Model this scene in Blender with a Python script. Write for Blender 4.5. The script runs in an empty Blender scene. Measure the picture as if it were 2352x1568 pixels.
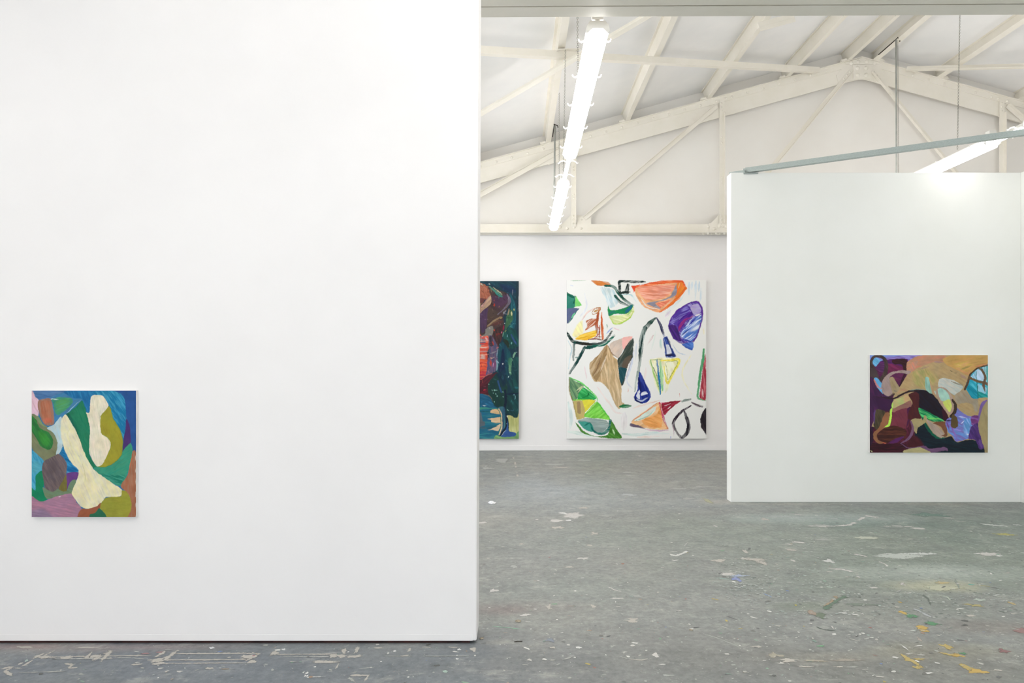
import bpy, math, random
import numpy as np
from mathutils import Vector, Matrix

random.seed(7)
RS = np.random.RandomState(11)
SC = bpy.context.scene
C = SC.collection

# ---------------------------------------------------------------- camera
F_PX, VX, VY, EYE = 1568.0, 1190.0, 828.0, 1.45
cam_d = bpy.data.cameras.new('camera')
cam = bpy.data.objects.new('camera', cam_d)
C.objects.link(cam)
cam.location = (0, 0, EYE)
cam.rotation_euler = (math.pi / 2, 0, 0)
cam_d.sensor_width = 36.0
cam_d.lens = 24.0
cam_d.shift_x = -(VX - 1176) / 2352
cam_d.shift_y = (VY - 784) / 2352
cam_d.clip_start = 0.05
SC.camera = cam

# ---------------------------------------------------------------- world, exposure
w = bpy.data.worlds.new('world')
SC.world = w
w.use_nodes = True
w.node_tree.nodes['Background'].inputs[0].default_value = (0.86, 0.93, 1.0, 1)
w.node_tree.nodes['Background'].inputs[1].default_value = 4.3
SC.view_settings.view_transform = 'Standard'
SC.view_settings.look = 'None'
SC.view_settings.gamma = 1.0
SC.view_settings.use_curve_mapping = False
SC.view_settings.exposure = 0.03
LAMP_COL = (1.0, 0.965, 0.94)
LAMP_STRENGTH = 16.5


# ---------------------------------------------------------------- helpers
def at(px, py, d):
    return Vector(((px - VX) * d / F_PX, d, EYE + (VY - py) * d / F_PX))


def floor_at(px, py):
    d = EYE * F_PX / (py - VY)
    return ((px - VX) * d / F_PX, d)


def lin(c):
    c = np.asarray(c, float) / 255.0
    return np.where(c <= 0.04045, c / 12.92, ((c + 0.055) / 1.055) ** 2.4)


def tag(o, label=None, cat=None, group=None, kind=None):
    if label: o['label'] = label
    if cat: o['category'] = cat
    if group: o['group'] = group
    if kind: o['kind'] = kind
    return o


def empty(name, loc=(0, 0, 0), parent=None):
    o = bpy.data.objects.new(name, None)
    C.objects.link(o)
    o.location = loc
    o.empty_display_size = 0.1
    o.parent = parent
    return o


class MB:
    def __init__(s):
        s.v, s.f = [], []

    def add(s, vs, fs):
        n = len(s.v)
        s.v += [tuple(p) for p in vs]
        s.f += [tuple(i + n for i in f) for f in fs]
        return s

    def box(s, x0, x1, y0, y1, z0, z1):
        return s.add([(x0, y0, z0), (x1, y0, z0), (x1, y1, z0), (x0, y1, z0),
                      (x0, y0, z1), (x1, y0, z1), (x1, y1, z1), (x0, y1, z1)],
                     [(0, 3, 2, 1), (4, 5, 6, 7), (0, 1, 5, 4), (1, 2, 6, 5), (2, 3, 7, 6), (3, 0, 4, 7)])

    def prism_xz(s, poly, y0, y1):
        # poly in x,z ; extruded along y
        n = len(poly)
        a = sum(poly[i][0] * poly[(i + 1) % n][1] - poly[(i + 1) % n][0] * poly[i][1] for i in range(n))
        if a < 0: poly = poly[::-1]
        vs = [(x, y0, z) for x, z in poly] + [(x, y1, z) for x, z in poly]
        fs = [tuple(range(n)), tuple(range(2 * n - 1, n - 1, -1))]
        fs += [(i, i + n, (i + 1) % n + n, (i + 1) % n) for i in range(n)]
        return s.add(vs, fs)

    def sweep(s, prof, a, b, up=(0, 0, 1)):
        # closed profile (u,w) swept from a to b; u = side, w = up-ish
        a, b = Vector(a), Vector(b)
        t = (b - a).normalized()
        side = t.cross(Vector(up)).normalized()
        u2 = side.cross(t).normalized()
        n = len(prof)
        vs = [a + side * p[0] + u2 * p[1] for p in prof] + [b + side * p[0] + u2 * p[1] for p in prof]
        fs = [tuple(range(n))[::-1], tuple(range(n, 2 * n))]
        fs += [(i, (i + 1) % n, (i + 1) % n + n, i + n) for i in range(n)]
        return s.add(vs, fs)

    def tube(s, pts, r, k=6):
        pts = [Vector(p) for p in pts]
        base = len(s.v)
        prev = None
        for i, p in enumerate(pts):
            t = (pts[min(i + 1, len(pts) - 1)] - pts[max(i - 1, 0)]).normalized()
            ref = Vector((0, 0, 1)) if abs(t.z) < .9 else Vector((1, 0, 0))
            sd = t.cross(ref).normalized()
            u = sd.cross(t)
            rr = r[i] if isinstance(r, (list, tuple)) else r
            for j in range(k):
                an = 2 * math.pi * j / k
                s.v.append(tuple(p + sd * rr * math.cos(an) + u * rr * math.sin(an)))
        m = len(pts)
        for i in range(m - 1):
            for j in range(k):
                s.f.append((base + i * k + j, base + i * k + (j + 1) % k, base + (i + 1) * k + (j + 1) % k, base + (i + 1) * k + j))
        s.f.append(tuple(base + j for j in range(k))[::-1])
        s.f.append(tuple(base + (m - 1) * k + j for j in range(k)))
        return s

    def dome(s, c, r, axis=(0, -1, 0), k=8, flat=1.0):
        c = Vector(c); ax = Vector(axis).normalized()
        ref = Vector((0, 0, 1)) if abs(ax.z) < .9 else Vector((1, 0, 0))
        a = ax.cross(ref).normalized(); b = a.cross(ax)
        base = len(s.v)
        for rr, h in ((1, 0), (.8, .6), (.42, .92)):
            for j in range(k):
                an = 2 * math.pi * j / k
                s.v.append(tuple(c + (a * math.cos(an) + b * math.sin(an)) * r * rr + ax * r * h * flat))
        s.v.append(tuple(c + ax * r * flat))
        for q in range(2):
            for j in range(k):
                s.f.append((base + q * k + j, base + q * k + (j + 1) % k, base + (q + 1) * k + (j + 1) % k, base + (q + 1) * k + j))
        for j in range(k):
            s.f.append((base + 2 * k + j, base + 2 * k + (j + 1) % k, base + 3 * k))
        return s

    def mesh(s, name):
        me = bpy.data.meshes.new(name)
        me.from_pydata(s.v, [], s.f)
        me.update()
        return me

    def build(s, name, mat, parent=None, bevel=0, smooth=False):
        me = s.mesh(name)
        me.materials.append(mat)
        o = bpy.data.objects.new(name, me)
        C.objects.link(o)
        o.parent = parent
        if bevel:
            m = o.modifiers.new('bevel', 'BEVEL')
            m.width = bevel; m.segments = 2; m.limit_method = 'ANGLE'
        if smooth:
            for p in me.polygons: p.use_smooth = True
        return o


def copy_tree(o, parent=None):
    c = o.copy()
    C.objects.link(c)
    c.parent = parent
    for ch in list(o.children): copy_tree(ch, c)
    return c


# ---------------------------------------------------------------- materials
def newmat(name):
    m = bpy.data.materials.new(name)
    m.use_nodes = True
    nt = m.node_tree
    return m, nt, nt.nodes['Principled BSDF']


def paint_mat(name, rgb, rgb2=None, scale=1.5, rough=.6, bump=.04, bump_scale=60, stretch=(1, 1, 1), spec=.3, metal=0.0):
    m, nt, b = newmat(name)
    N, L = nt.nodes, nt.links
    tc = N.new('ShaderNodeTexCoord'); mp = N.new('ShaderNodeMapping')
    mp.inputs['Scale'].default_value = stretch
    L.new(tc.outputs['Object'], mp.inputs[0])
    n1 = N.new('ShaderNodeTexNoise'); n1.inputs['Scale'].default_value = scale; n1.inputs['Detail'].default_value = 3
    n1.inputs['Roughness'].default_value = .62
    L.new(mp.outputs[0], n1.inputs['Vector'])
    rp = N.new('ShaderNodeValToRGB')
    a = lin(rgb); c2 = lin(rgb2 if rgb2 else rgb)
    rp.color_ramp.elements[0].position = .35; rp.color_ramp.elements[0].color = (*c2, 1)
    rp.color_ramp.elements[1].position = .62; rp.color_ramp.elements[1].color = (*a, 1)
    L.new(n1.outputs['Fac'], rp.inputs[0]); L.new(rp.outputs[0], b.inputs['Base Color'])
    b.inputs['Roughness'].default_value = rough
    b.inputs['Specular IOR Level'].default_value = spec
    b.inputs['Metallic'].default_value = metal
    if bump:
        n2 = N.new('ShaderNodeTexNoise'); n2.inputs['Scale'].default_value = bump_scale; n2.inputs['Detail'].default_value = 2
        L.new(mp.outputs[0], n2.inputs['Vector'])
        bp = N.new('ShaderNodeBump'); bp.inputs['Strength'].default_value = bump; bp.inputs['Distance'].default_value = .01
        L.new(n2.outputs['Fac'], bp.inputs['Height']); L.new(bp.outputs[0], b.inputs['Normal'])
    return m


M_WALL = paint_mat('white_wall_paint', (244, 242, 241), (241, 239, 238), 1.2, .7, .05, 25)
M_PART = paint_mat('cool_white_wall_paint', (240, 241, 237), (237, 238, 233), 1.0, .7, .05, 25)
M_GABLE = paint_mat('cream_panel_paint', (245, 242, 236), (242, 238, 231), 1.0, .7, .05, 20)
M_STEEL = paint_mat('cream_steel_paint', (245, 240, 229), (241, 236, 223), 3.0, .5, .03, 40)
M_ROOF = paint_mat('white_roof_sheet', (248, 247, 245), (241, 241, 240), 1.1, .6, .05, 6)
M_GALV = paint_mat('galvanised_steel', (172, 182, 179), (150, 160, 157), 9, .42, .02, 80, (8, 8, 60), .5, .55)
M_CONDUIT = paint_mat('pale_conduit', (186, 188, 182), (168, 170, 164), 9, .45, 0, metal=.2)
M_CHAIN = paint_mat('dull_chain_steel', (165, 162, 152), (130, 127, 118), 30, .4, 0, 10, metal=.6)
M_CLAMP = paint_mat('dark_clamp_steel', (70, 66, 60), (50, 47, 42), 30, .5, 0, 10, metal=.4)
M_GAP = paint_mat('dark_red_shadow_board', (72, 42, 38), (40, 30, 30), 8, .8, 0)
M_TRAY = paint_mat('white_fixture_body', (236, 234, 228), None, 3, .4, 0)
M_PAPER = paint_mat('white_paper', (245, 245, 245), (230, 232, 238), 20, .7, .1, 80)
M_STONE = paint_mat('pale_grit', (190, 180, 160), (120, 110, 95), 40, .8, .2, 90)
M_CANVAS = paint_mat('primed_canvas', (240, 238, 234), (228, 225, 222), 12, .8, .1, 400)


def emit_mat(name, col, strength):
    m, nt, b = newmat(name)
    b.inputs['Base Color'].default_value = (.9, .9, .9, 1)
    b.inputs['Emission Color'].default_value = (*col, 1)
    b.inputs['Emission Strength'].default_value = strength
    n = nt.nodes.new('ShaderNodeTexNoise'); n.inputs['Scale'].default_value = 3
    return m


M_LAMP = emit_mat('lit_opal_diffuser', LAMP_COL, LAMP_STRENGTH)
M_LAMP2 = emit_mat('lit_dimmed_diffuser', LAMP_COL, LAMP_STRENGTH * .38)  # right-hand lamps, dimmed to soften their hot spot on the partition
M_TUBE = emit_mat('lit_fluorescent_tube', LAMP_COL, LAMP_STRENGTH)


def attr_mat(name, rough=.5, bump=.0, bscale=200, spec=.35, stretch=(1, 1, 1)):
    m, nt, b = newmat(name)
    N, L = nt.nodes, nt.links
    a = N.new('ShaderNodeAttribute'); a.attribute_name = 'paint'
    L.new(a.outputs['Color'], b.inputs['Base Color'])
    b.inputs['Roughness'].default_value = rough
    b.inputs['Specular IOR Level'].default_value = spec
    if bump:
        tc = N.new('ShaderNodeTexCoord'); mp = N.new('ShaderNodeMapping'); mp.inputs['Scale'].default_value = stretch
        L.new(tc.outputs['Object'], mp.inputs[0])
        n2 = N.new('ShaderNodeTexNoise'); n2.inputs['Scale'].default_value = bscale; n2.inputs['Detail'].default_value = 3
        L.new(mp.outputs[0], n2.inputs['Vector'])
        bp = N.new('ShaderNodeBump'); bp.inputs['Strength'].default_value = bump; bp.inputs['Distance'].default_value = .002
        L.new(n2.outputs['Fac'], bp.inputs['Height']); L.new(bp.outputs[0], b.inputs['Normal'])
    return m


# ---------------------------------------------------------------- noise in numpy
_T = RS.rand(256, 256)


def vnoise(x, y, seed=0):
    x = x + seed * 17.13; y = y + seed * 9.71
    xi = np.floor(x).astype(int); yi = np.floor(y).astype(int)
    fx = x - xi; fy = y - yi
    fx = fx * fx * (3 - 2 * fx); fy = fy * fy * (3 - 2 * fy)
    a = _T[xi & 255, yi & 255]; b = _T[(xi + 1) & 255, yi & 255]
    c = _T[xi & 255, (yi + 1) & 255]; d = _T[(xi + 1) & 255, (yi + 1) & 255]
    return (a * (1 - fx) + b * fx) * (1 - fy) + (c * (1 - fx) + d * fx) * fy


def fbm(x, y, seed=0, o=3):
    s = 0; a = .5; t = 0
    for i in range(o):
        s = s + a * vnoise(x * 2 ** i, y * 2 ** i, seed + i * 3); t += a; a *= .5
    return s / t


def smooth_closed(P, n=5):
    P = np.asarray(P, float); out = []
    k = len(P)
    for i in range(k):
        p0, p1, p2, p3 = P[i - 1], P[i], P[(i + 1) % k], P[(i + 2) % k]
        for j in range(n):
            t = j / n
            cr = .5 * ((2 * p1) + (p2 - p0) * t + (2 * p0 - 5 * p1 + 4 * p2 - p3) * t * t + (-p0 + 3 * p1 - 3 * p2 + p3) * t ** 3)
            ln = p1 + (p2 - p1) * t
            out.append(ln + (cr - ln) * .7)
    return np.array(out)


def smooth_open(P, n=6):
    P = np.asarray(P, float)
    if len(P) == 2: return np.array([P[0] + (P[1] - P[0]) * t for t in np.linspace(0, 1, 5)])
    Q = np.vstack([2 * P[0] - P[1], P, 2 * P[-1] - P[-2]]); out = []
    for i in range(1, len(Q) - 2):
        p0, p1, p2, p3 = Q[i - 1], Q[i], Q[i + 1], Q[i + 2]
        for j in range(n):
            t = j / n
            out.append(.5 * ((2 * p1) + (p2 - p0) * t + (2 * p0 - 5 * p1 + 4 * p2 - p3) * t * t + (-p0 + 3 * p1 - 3 * p2 + p3) * t ** 3))
    out.append(P[-1])
    return np.array(out)


class Paint:
    """layers of colour laid on a grid of canvas points (X,Y)"""
    def __init__(s, xs, ys, base, unit):
        s.X, s.Y = np.meshgrid(xs, ys)
        s.u = unit                                   # size of one fine detail
        s.rgb = np.empty(s.X.shape + (3,)); s.rgb[:] = lin(base)
        w = 9 * unit
        s.wx = s.X + (fbm(s.X / w, s.Y / w, 1) - .5) * unit * 2.4
        s.wy = s.Y + (fbm(s.X / w, s.Y / w, 2) - .5) * unit * 2.4
        s.fine = (fbm(s.X / (2.1 * unit), s.Y / (2.1 * unit), 5, 2) - .5) * unit * 1.2
        s.k = 0

    def streak(s, sl, ang, width, length):
        a = math.radians(ang)
        x, y = s.wx[sl], s.wy[sl]
        p = (x * math.cos(a) + y * math.sin(a)); q = (-x * math.sin(a) + y * math.cos(a))
        s.k += 1
        return .6 * vnoise(p / length, q / width, s.k) + .4 * vnoise(p / (length * .5), q / (width * .45), s.k + 40)

    def _bb(s, x0, x1, y0, y1, pad):
        xs, ys = s.X[0], s.Y[:, 0]
        i0, i1 = np.searchsorted(xs, [x0 - pad, x1 + pad]); j0, j1 = np.searchsorted(ys, [y0 - pad, y1 + pad])
        return (slice(j0, j1), slice(i0, i1)) if i1 > i0 and j1 > j0 else None

    def lay(s, sl, cov, col, c2, ang, amt, dry):
        c = lin(col)[None, None, :] * np.ones(cov.shape + (1,))
        n = s.streak(sl, ang, 3.2 * s.u, 26 * s.u)
        n2 = fbm(s.X[sl] / (14 * s.u), s.Y[sl] / (14 * s.u), s.k + 7)
        n3 = fbm(s.X[sl] / (20 * s.u), s.Y[sl] / (20 * s.u), s.k + 19, 2)
        if c2 is not None:
            t = np.clip((n - .42) * 3.2, 0, 1)[..., None] * amt
            c = c * (1 - t) + lin(c2) * t
        c = c * (1 + (n - .5)[..., None] * .42 + (n2 - .5)[..., None] * .30 + (n3 - .5)[..., None] * np.array([.10, .0, -.10]))
        if dry > 0:
            cov = cov * np.clip(1 - dry * np.clip((n - .5) * 5, 0, 1), 0, 1)
        cov = cov[..., None]
        s.rgb[sl] = s.rgb[sl] * (1 - cov) + np.clip(c, 0, 1) * cov

    def P(s, pts, col, c2=None, ang=60, amt=.6, alpha=1.0, dry=0, soft=1.0, edge=None, ew=1.0, rnd=True):
        Q = smooth_closed(pts) if rnd else np.asarray(pts, float)
        sl = s._bb(Q[:, 0].min(), Q[:, 0].max(), Q[:, 1].min(), Q[:, 1].max(), 4 * s.u)
        if sl is None: return
        x, y = s.wx[sl], s.wy[sl]
        ins = np.zeros(x.shape, bool); dist = np.full(x.shape, 1e9)
        for i in range(len(Q)):
            ax, ay = Q[i - 1]; bx, by = Q[i]
            if ay != by:
                c = ((ay > y) != (by > y)) & (x < (bx - ax) * (y - ay) / (by - ay) + ax)
                ins ^= c
            l2 = (bx - ax) ** 2 + (by - ay) ** 2 + 1e-9
            t = np.clip(((x - ax) * (bx - ax) + (y - ay) * (by - ay)) / l2, 0, 1)
            dist = np.minimum(dist, (x - ax - t * (bx - ax)) ** 2 + (y - ay - t * (by - ay)) ** 2)
        sd = np.sqrt(dist) * np.where(ins, 1, -1)
        cov = np.clip((sd + s.fine[sl]) / (soft * s.u) + .5, 0, 1) * alpha
        s.lay(sl, cov, col, c2, ang, amt, dry)
        if edge is not None:
            ce = np.clip(1 - np.abs(sd) / (ew * s.u), 0, 1) * .8 * alpha
            s.lay(sl, ce, edge, None, ang, 0, .4)

    def S(s, pts, wid, col, c2=None, amt=.6, alpha=1.0, dry=0.3, soft=1.0, ang=None):
        Q = smooth_open(pts)
        W = np.interp(np.linspace(0, 1, len(Q)), np.linspace(0, 1, len(wid)), wid) if isinstance(wid, (list, tuple)) else float(wid) * np.clip(np.sin(np.linspace(.12, .92, len(Q)) * math.pi) * 1.25, .3, 1.08)
        m = W.max()
        sl = s._bb(Q[:, 0].min(), Q[:, 0].max(), Q[:, 1].min(), Q[:, 1].max(), m + 3 * s.u)
        if sl is None: return
        x, y = s.wx[sl], s.wy[sl]
        best = np.full(x.shape, -1e9); par = np.zeros(x.shape)
        for i in range(1, len(Q)):
            ax, ay = Q[i - 1]; bx, by = Q[i]
            l2 = (bx - ax) ** 2 + (by - ay) ** 2 + 1e-9
            t = np.clip(((x - ax) * (bx - ax) + (y - ay) * (by - ay)) / l2, 0, 1)
            d = np.sqrt((x - ax - t * (bx - ax)) ** 2 + (y - ay - t * (by - ay)) ** 2)
            val = (W[i - 1] * (1 - t) + W[i] * t) / 2 - d
            up = val > best
            best = np.where(up, val, best); par = np.where(up, (i - 1 + t) / (len(Q) - 1), par)
        cov = np.clip((best + s.fine[sl]) / (soft * s.u) + .5, 0, 1) * alpha
        if ang is None: ang = math.degrees(math.atan2(Q[-1][1] - Q[0][1], Q[-1][0] - Q[0][0]))
        tail = np.clip((par - .55) / .45, 0, 1) * dry * 1.6
        cov = cov * (1 - np.clip(tail * np.clip((s.streak(sl, ang, 2.0 * s.u, 30 * s.u) - .38) * 4, 0, 1), 0, .9))
        s.lay(sl, cov, col, c2, ang, amt, dry)


def grid_mesh(name, xs, zs, y, rgb, mat, parent):
    """vertical sheet of canvas facing -Y, colour per point; xs rightwards, zs from top down"""
    nx, nz = len(xs), len(zs)
    me = bpy.data.meshes.new(name)
    V = np.empty((nz, nx, 3), np.float32)
    V[..., 0] = np.asarray(xs)[None, :]; V[..., 1] = y; V[..., 2] = np.asarray(zs)[:, None]
    idx = np.arange(nx * nz).reshape(nz, nx)
    q = np.stack([idx[1:, :-1], idx[1:, 1:], idx[:-1, 1:], idx[:-1, :-1]], -1).reshape(-1)
    nf = len(q) // 4
    me.vertices.add(nx * nz); me.loops.add(nf * 4); me.polygons.add(nf)
    me.vertices.foreach_set('co', V.reshape(-1))
    me.loops.foreach_set('vertex_index', q.astype(np.int32))
    me.polygons.foreach_set('loop_start', np.arange(0, nf * 4, 4, dtype=np.int32))
    me.update(calc_edges=True)
    at_ = me.color_attributes.new('paint', 'FLOAT_COLOR', 'POINT')
    col = np.ones((nx * nz, 4), np.float32); col[:, :3] = rgb.reshape(-1, 3)
    at_.data.foreach_set('color', col.reshape(-1))
    me.materials.append(mat)
    o = bpy.data.objects.new(name, me); C.objects.link(o); o.parent = parent
    return o


# ================================================================ SHELL
D1, D2, D3 = 3.498, 6.996, 11.01
XR, SL, APEX = 5.45, 0.275, 6.26            # ridge x, roof slope, top of the chords at the ridge
X_L, X_R, Y_REAR = -4.6, 15.5, -9.0


def chord_z(x): return APEX - SL * abs(x - XR)


# floor: tint grid
def build_floor():
    xs = np.concatenate([np.arange(X_L - .1, -3, .25), np.arange(-3, 6.2, .03), np.arange(6.3, X_R + .3, .25)])
    ys = np.concatenate([np.arange(Y_REAR, 2.4, .25), np.arange(2.4, 11.2, .03)])
    X, Y = np.meshgrid(xs, ys)
    base = np.ones(X.shape + (3,)) * lin((150, 152, 150))

    def blend(cov, col):
        nonlocal base
        cov = np.clip(cov, 0, 1)[..., None]
        base = base * (1 - cov) + lin(col) * cov

    def spot(px, py, rx, ry, col, a=1.0, pw=1.0):
        cx, cy = floor_at(px, py)
        n = (fbm(X * 2.3, Y * 2.3, int(px) % 37) - .5) * 1.1
        r = np.sqrt(((X - cx) / rx) ** 2 + ((Y - cy) / ry) ** 2) + n
        blend(np.clip(1.25 - r, 0, 1) ** pw * a, col)

    n = fbm(X * .9, Y * .9, 3, 4)
    blend((n - .45) * 1.6, (143, 146, 147))
    n = fbm(X * 1.7, Y * 1.7, 5, 4)
    blend((n - .5) * 1.6, (164, 163, 158))
    # blue grey around the front wall, greener to the right
    spot(300, 1540, 2.2, .55, (122, 128, 138), .9)
    spot(900, 1545, 1.1, .4, (132, 137, 143), .8)
    spot(2100, 1270, 1.9, 1.3, (140, 150, 141), .8)
    spot(2250, 1200, 1.3, .9, (132, 145, 138), .6)
    spot(1700, 1230, 1.2, .8, (150, 156, 149), .6)
    spot(1250, 1130, 1.0, .9, (163, 168, 172), .85)  # lighter floor coat, with bluish daylight sheen painted into its colour
    spot(1500, 1150, 1.1, .6, (158, 163, 165), .6)
    spot(1500, 1070, 2.6, .75, (150, 149, 144), .7)
    spot(1230, 1390, .4, .1, (152, 146, 144), .6)
    spot(1160, 1402, .16, .08, (150, 138, 136), .7)
    spot(1300, 1350, .7, .3, (150, 156, 152), .5)
    spot(2120, 1310, .7, .22, (180, 188, 182), .9)
    spot(1860, 1190, .8, .25, (170, 179, 176), .7)
    spot(2000, 1200, .9, .2, (120, 138, 130), .7)
    spot(2150, 1345, .3, .12, (186, 186, 164), .9)
    spot(1880, 1190, .9, .2, (168, 178, 176), .6)
    spot(2150, 1500, .35, .12, (176, 168, 134), .55)
    spot(1840, 1390, .25, .1, (132, 142, 128), .7)
    spot(1880, 1510, .45, .07, (172, 166, 154), .7)
    spot(2290, 1440, .3, .1, (144, 136, 132), .5)
    spot(150, 1490, .8, .05, (160, 150, 148), .5)
    spot(350, 1485, .4, .04, (160, 138, 140), .5)
    spot(60, 1484, .2, .03, (165, 138, 138), .5)
    spot(1400, 1240, 1.2, .5, (150, 155, 151), .6)
    spot(1600, 1480, 1.2, .25, (142, 142, 141), .7)
    spot(1800, 1535, 1.3, .22, (130, 130, 128), .7)
    spot(1350, 1545, .8, .2, (138, 139, 140), .6)
    spot(2250, 1540, .6, .18, (138, 138, 134), .6)
    spot(1780, 1157, .7, .07, (178, 173, 166), .7)
    spot(2150, 1157, .6, .06, (164, 160, 152), .6)
    spot(1660, 1152, .25, .12, (180, 177, 172), .8)
    spot(1150, 1475, .12, .04, (172, 170, 166), .7)
    base = base * np.array([.90, .915, .90])
    me = bpy.data.meshes.new('floor')
    nx, ny = len(xs), len(ys)
    V = np.zeros((ny, nx, 3), np.float32); V[..., 0] = X; V[..., 1] = Y
    idx = np.arange(nx * ny).reshape(ny, nx)
    q = np.stack([idx[:-1, :-1], idx[:-1, 1:], idx[1:, 1:], idx[1:, :-1]], -1).reshape(-1)
    nf = len(q) // 4
    me.vertices.add(nx * ny); me.loops.add(nf * 4); me.polygons.add(nf)
    me.vertices.foreach_set('co', V.reshape(-1))
    me.loops.foreach_set('vertex_index', q.astype(np.int32))
    me.polygons.foreach_set('loop_start', np.arange(0, nf * 4, 4, dtype=np.int32))
    me.update(calc_edges=True)
    a = me.color_attributes.new('paint', 'FLOAT_COLOR', 'POINT')
    col = np.ones((nx * ny, 4), np.float32); col[:, :3] = base.reshape(-1, 3)
    a.data.foreach_set('color', col.reshape(-1))
    # concrete material: tint attribute x fine wear
    m, nt, b = newmat('paint_stained_concrete')
    N, L = nt.nodes, nt.links
    at_ = N.new('ShaderNodeAttribute'); at_.attribute_name = 'paint'
    tc = N.new('ShaderNodeTexCoord')

    def noise(scale, det=5, rough=.65, st=(1, 1, 1)):
        mp = N.new('ShaderNodeMapping'); mp.inputs['Scale'].default_value = st
        L.new(tc.outputs['Object'], mp.inputs[0])
        n = N.new('ShaderNodeTexNoise'); n.inputs['Scale'].default_value = scale; n.inputs['Detail'].default_value = det
        n.inputs['Roughness'].default_value = rough
        L.new(mp.outputs[0], n.inputs['Vector'])
        return n.outputs['Fac']

    def ramp(f, p0, p1, c0=(0, 0, 0, 1), c1=(1, 1, 1, 1)):
        r = N.new('ShaderNodeValToRGB')
        r.color_ramp.elements[0].position = p0; r.color_ramp.elements[0].color = c0
        r.color_ramp.elements[1].position = p1; r.color_ramp.elements[1].color = c1
        L.new(f, r.inputs[0]); return r.outputs[0]

    def mix(a_, b_, f, mode='MIX', fac=None):
        x = N.new('ShaderNodeMix'); x.data_type = 'RGBA'; x.blend_type = mode
        if f is not None: L.new(f, x.inputs['Factor'])
        else: x.inputs['Factor'].default_value = fac
        L.new(a_, x.inputs['A'])
        if isinstance(b_, tuple): x.inputs['B'].default_value = b_
        else: L.new(b_, x.inputs['B'])
        return x.outputs['Result']

    c = at_.outputs['Color']
    g = ramp(noise(26, 8, .75), .3, .7, (.74, .74, .74, 1), (1.24, 1.24, 1.23, 1))
    c = mix(c, g, None, 'MULTIPLY', 1.0)
    g = ramp(noise(4.5, 6, .7), .32, .7, (.84, .85, .86, 1), (1.13, 1.12, 1.10, 1))
    c = mix(c, g, None, 'MULTIPLY', 1.0)
    sm = ramp(noise(3.1, 9, .78, (1, 1.6, 1)), .55, .68)          # worn pale smears
    c = mix(c, (*lin((196, 196, 188)), 1), mix(sm, (.0, .0, .0, 1), None, 'MIX', .55))
    sm = ramp(noise(5.2, 9, .8, (1.4, 1, 1)), .57, .70)           # dark scuffs
    c = mix(c, (*lin((112, 114, 114)), 1), mix(sm, (0, 0, 0, 1), None, 'MIX', .5))
    sm = ramp(noise(14, 6, .8), .60, .70)
    c = mix(c, (*lin((205, 205, 198)), 1), mix(sm, (0, 0, 0, 1), None, 'MIX', .45))
    L.new(c, b.inputs['Base Color'])
    b.inputs['Specular IOR Level'].default_value = .35
    rr = ramp(noise(6, 5), .3, .7, (.42, .42, .42, 1), (.66, .66, .66, 1))
    L.new(rr, b.inputs['Roughness'])
    bp = N.new('ShaderNodeBump'); bp.inputs['Strength'].default_value = .12; bp.inputs['Distance'].default_value = .004
    L.new(noise(45, 5), bp.inputs['Height']); L.new(bp.outputs[0], b.inputs['Normal'])
    me.materials.append(m)
    o = bpy.data.objects.new('floor', me); C.objects.link(o)
    tag(o, 'worn grey concrete floor covered in paint splashes and scuffs', 'floor', kind='structure')
    return o


FLOOR = build_floor()

# back wall with its gable
wb = MB().box(X_L - .15, X_R + .15, D3, D3 + .2, 0, 3.5).build('wall_back', M_WALL)
tag(wb, 'white back wall behind the two large canvases, below the steel truss', 'wall', kind='structure')
gp = [(X_L - .15, 3.5), (X_R + .15, 3.5), (X_R + .15, chord_z(X_R) + .24), (XR, APEX + .24), (X_L - .15, chord_z(X_L) + .24)]
g = MB().prism_xz(gp, D3 - .04, D3 + .2).build('gable_panel', M_GABLE, wb)
g['label'] = 'cream painted gable panel behind the truss'
bb = MB().box(X_L, 2.6, D3 - .006, D3 - .0005, .004, .082).box(2.6, X_R, D3 - .006, D3 - .0005, .004, .082).build('baseboard_back', M_WALL, wb)

# the near wall on the left
Z_TOP = 3.45
m = MB()
X_E = -.213
for (x0, x1) in ((X_L, X_E),):
    vs = [(x0, D1, .014), (x1, D1, .014), (x1, D1 + .2, .014), (x0, D1 + .2, .014),
          (x0, D1, Z_TOP), (x1 + .013, D1, Z_TOP), (x1 + .013, D1 + .2, Z_TOP), (x0, D1 + .2, Z_TOP)]
    m.add(vs, [(0, 3, 2, 1), (4, 5, 6, 7), (0, 1, 5, 4), (1, 2, 6, 5), (2, 3, 7, 6), (3, 0, 4, 7)])
wl = m.build('wall_front', M_WALL, bevel=.007)
tag(wl, 'large plain white wall filling the left, with the small green and cream canvas', 'wall', kind='structure')
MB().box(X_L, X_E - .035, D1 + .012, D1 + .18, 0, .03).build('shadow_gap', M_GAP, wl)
MB().box(X_L, X_E - .02, D1 - .0007, D1 + .01, .015, .048).build('baseboard_front', M_WALL, wl, bevel=.001)

# right partition and the side wall meeting it
PX0, PX1, PZ = 2.182, 5.153, 3.377
wr = MB().box(PX0, PX1, D2, D2 + .143, .0, PZ).build('wall_right', M_PART, bevel=.004)
tag(wr, 'free-standing white partition on the right, carrying the dark purple canvas', 'wall', kind='structure')
ws = MB().box(PX1, PX1 + .14, 2.2, D2 + .143, 0, PZ).build('wall_side', M_PART, bevel=.004)
tag(ws, 'white side wall meeting the partition at the right edge', 'wall', kind='structure')
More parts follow.
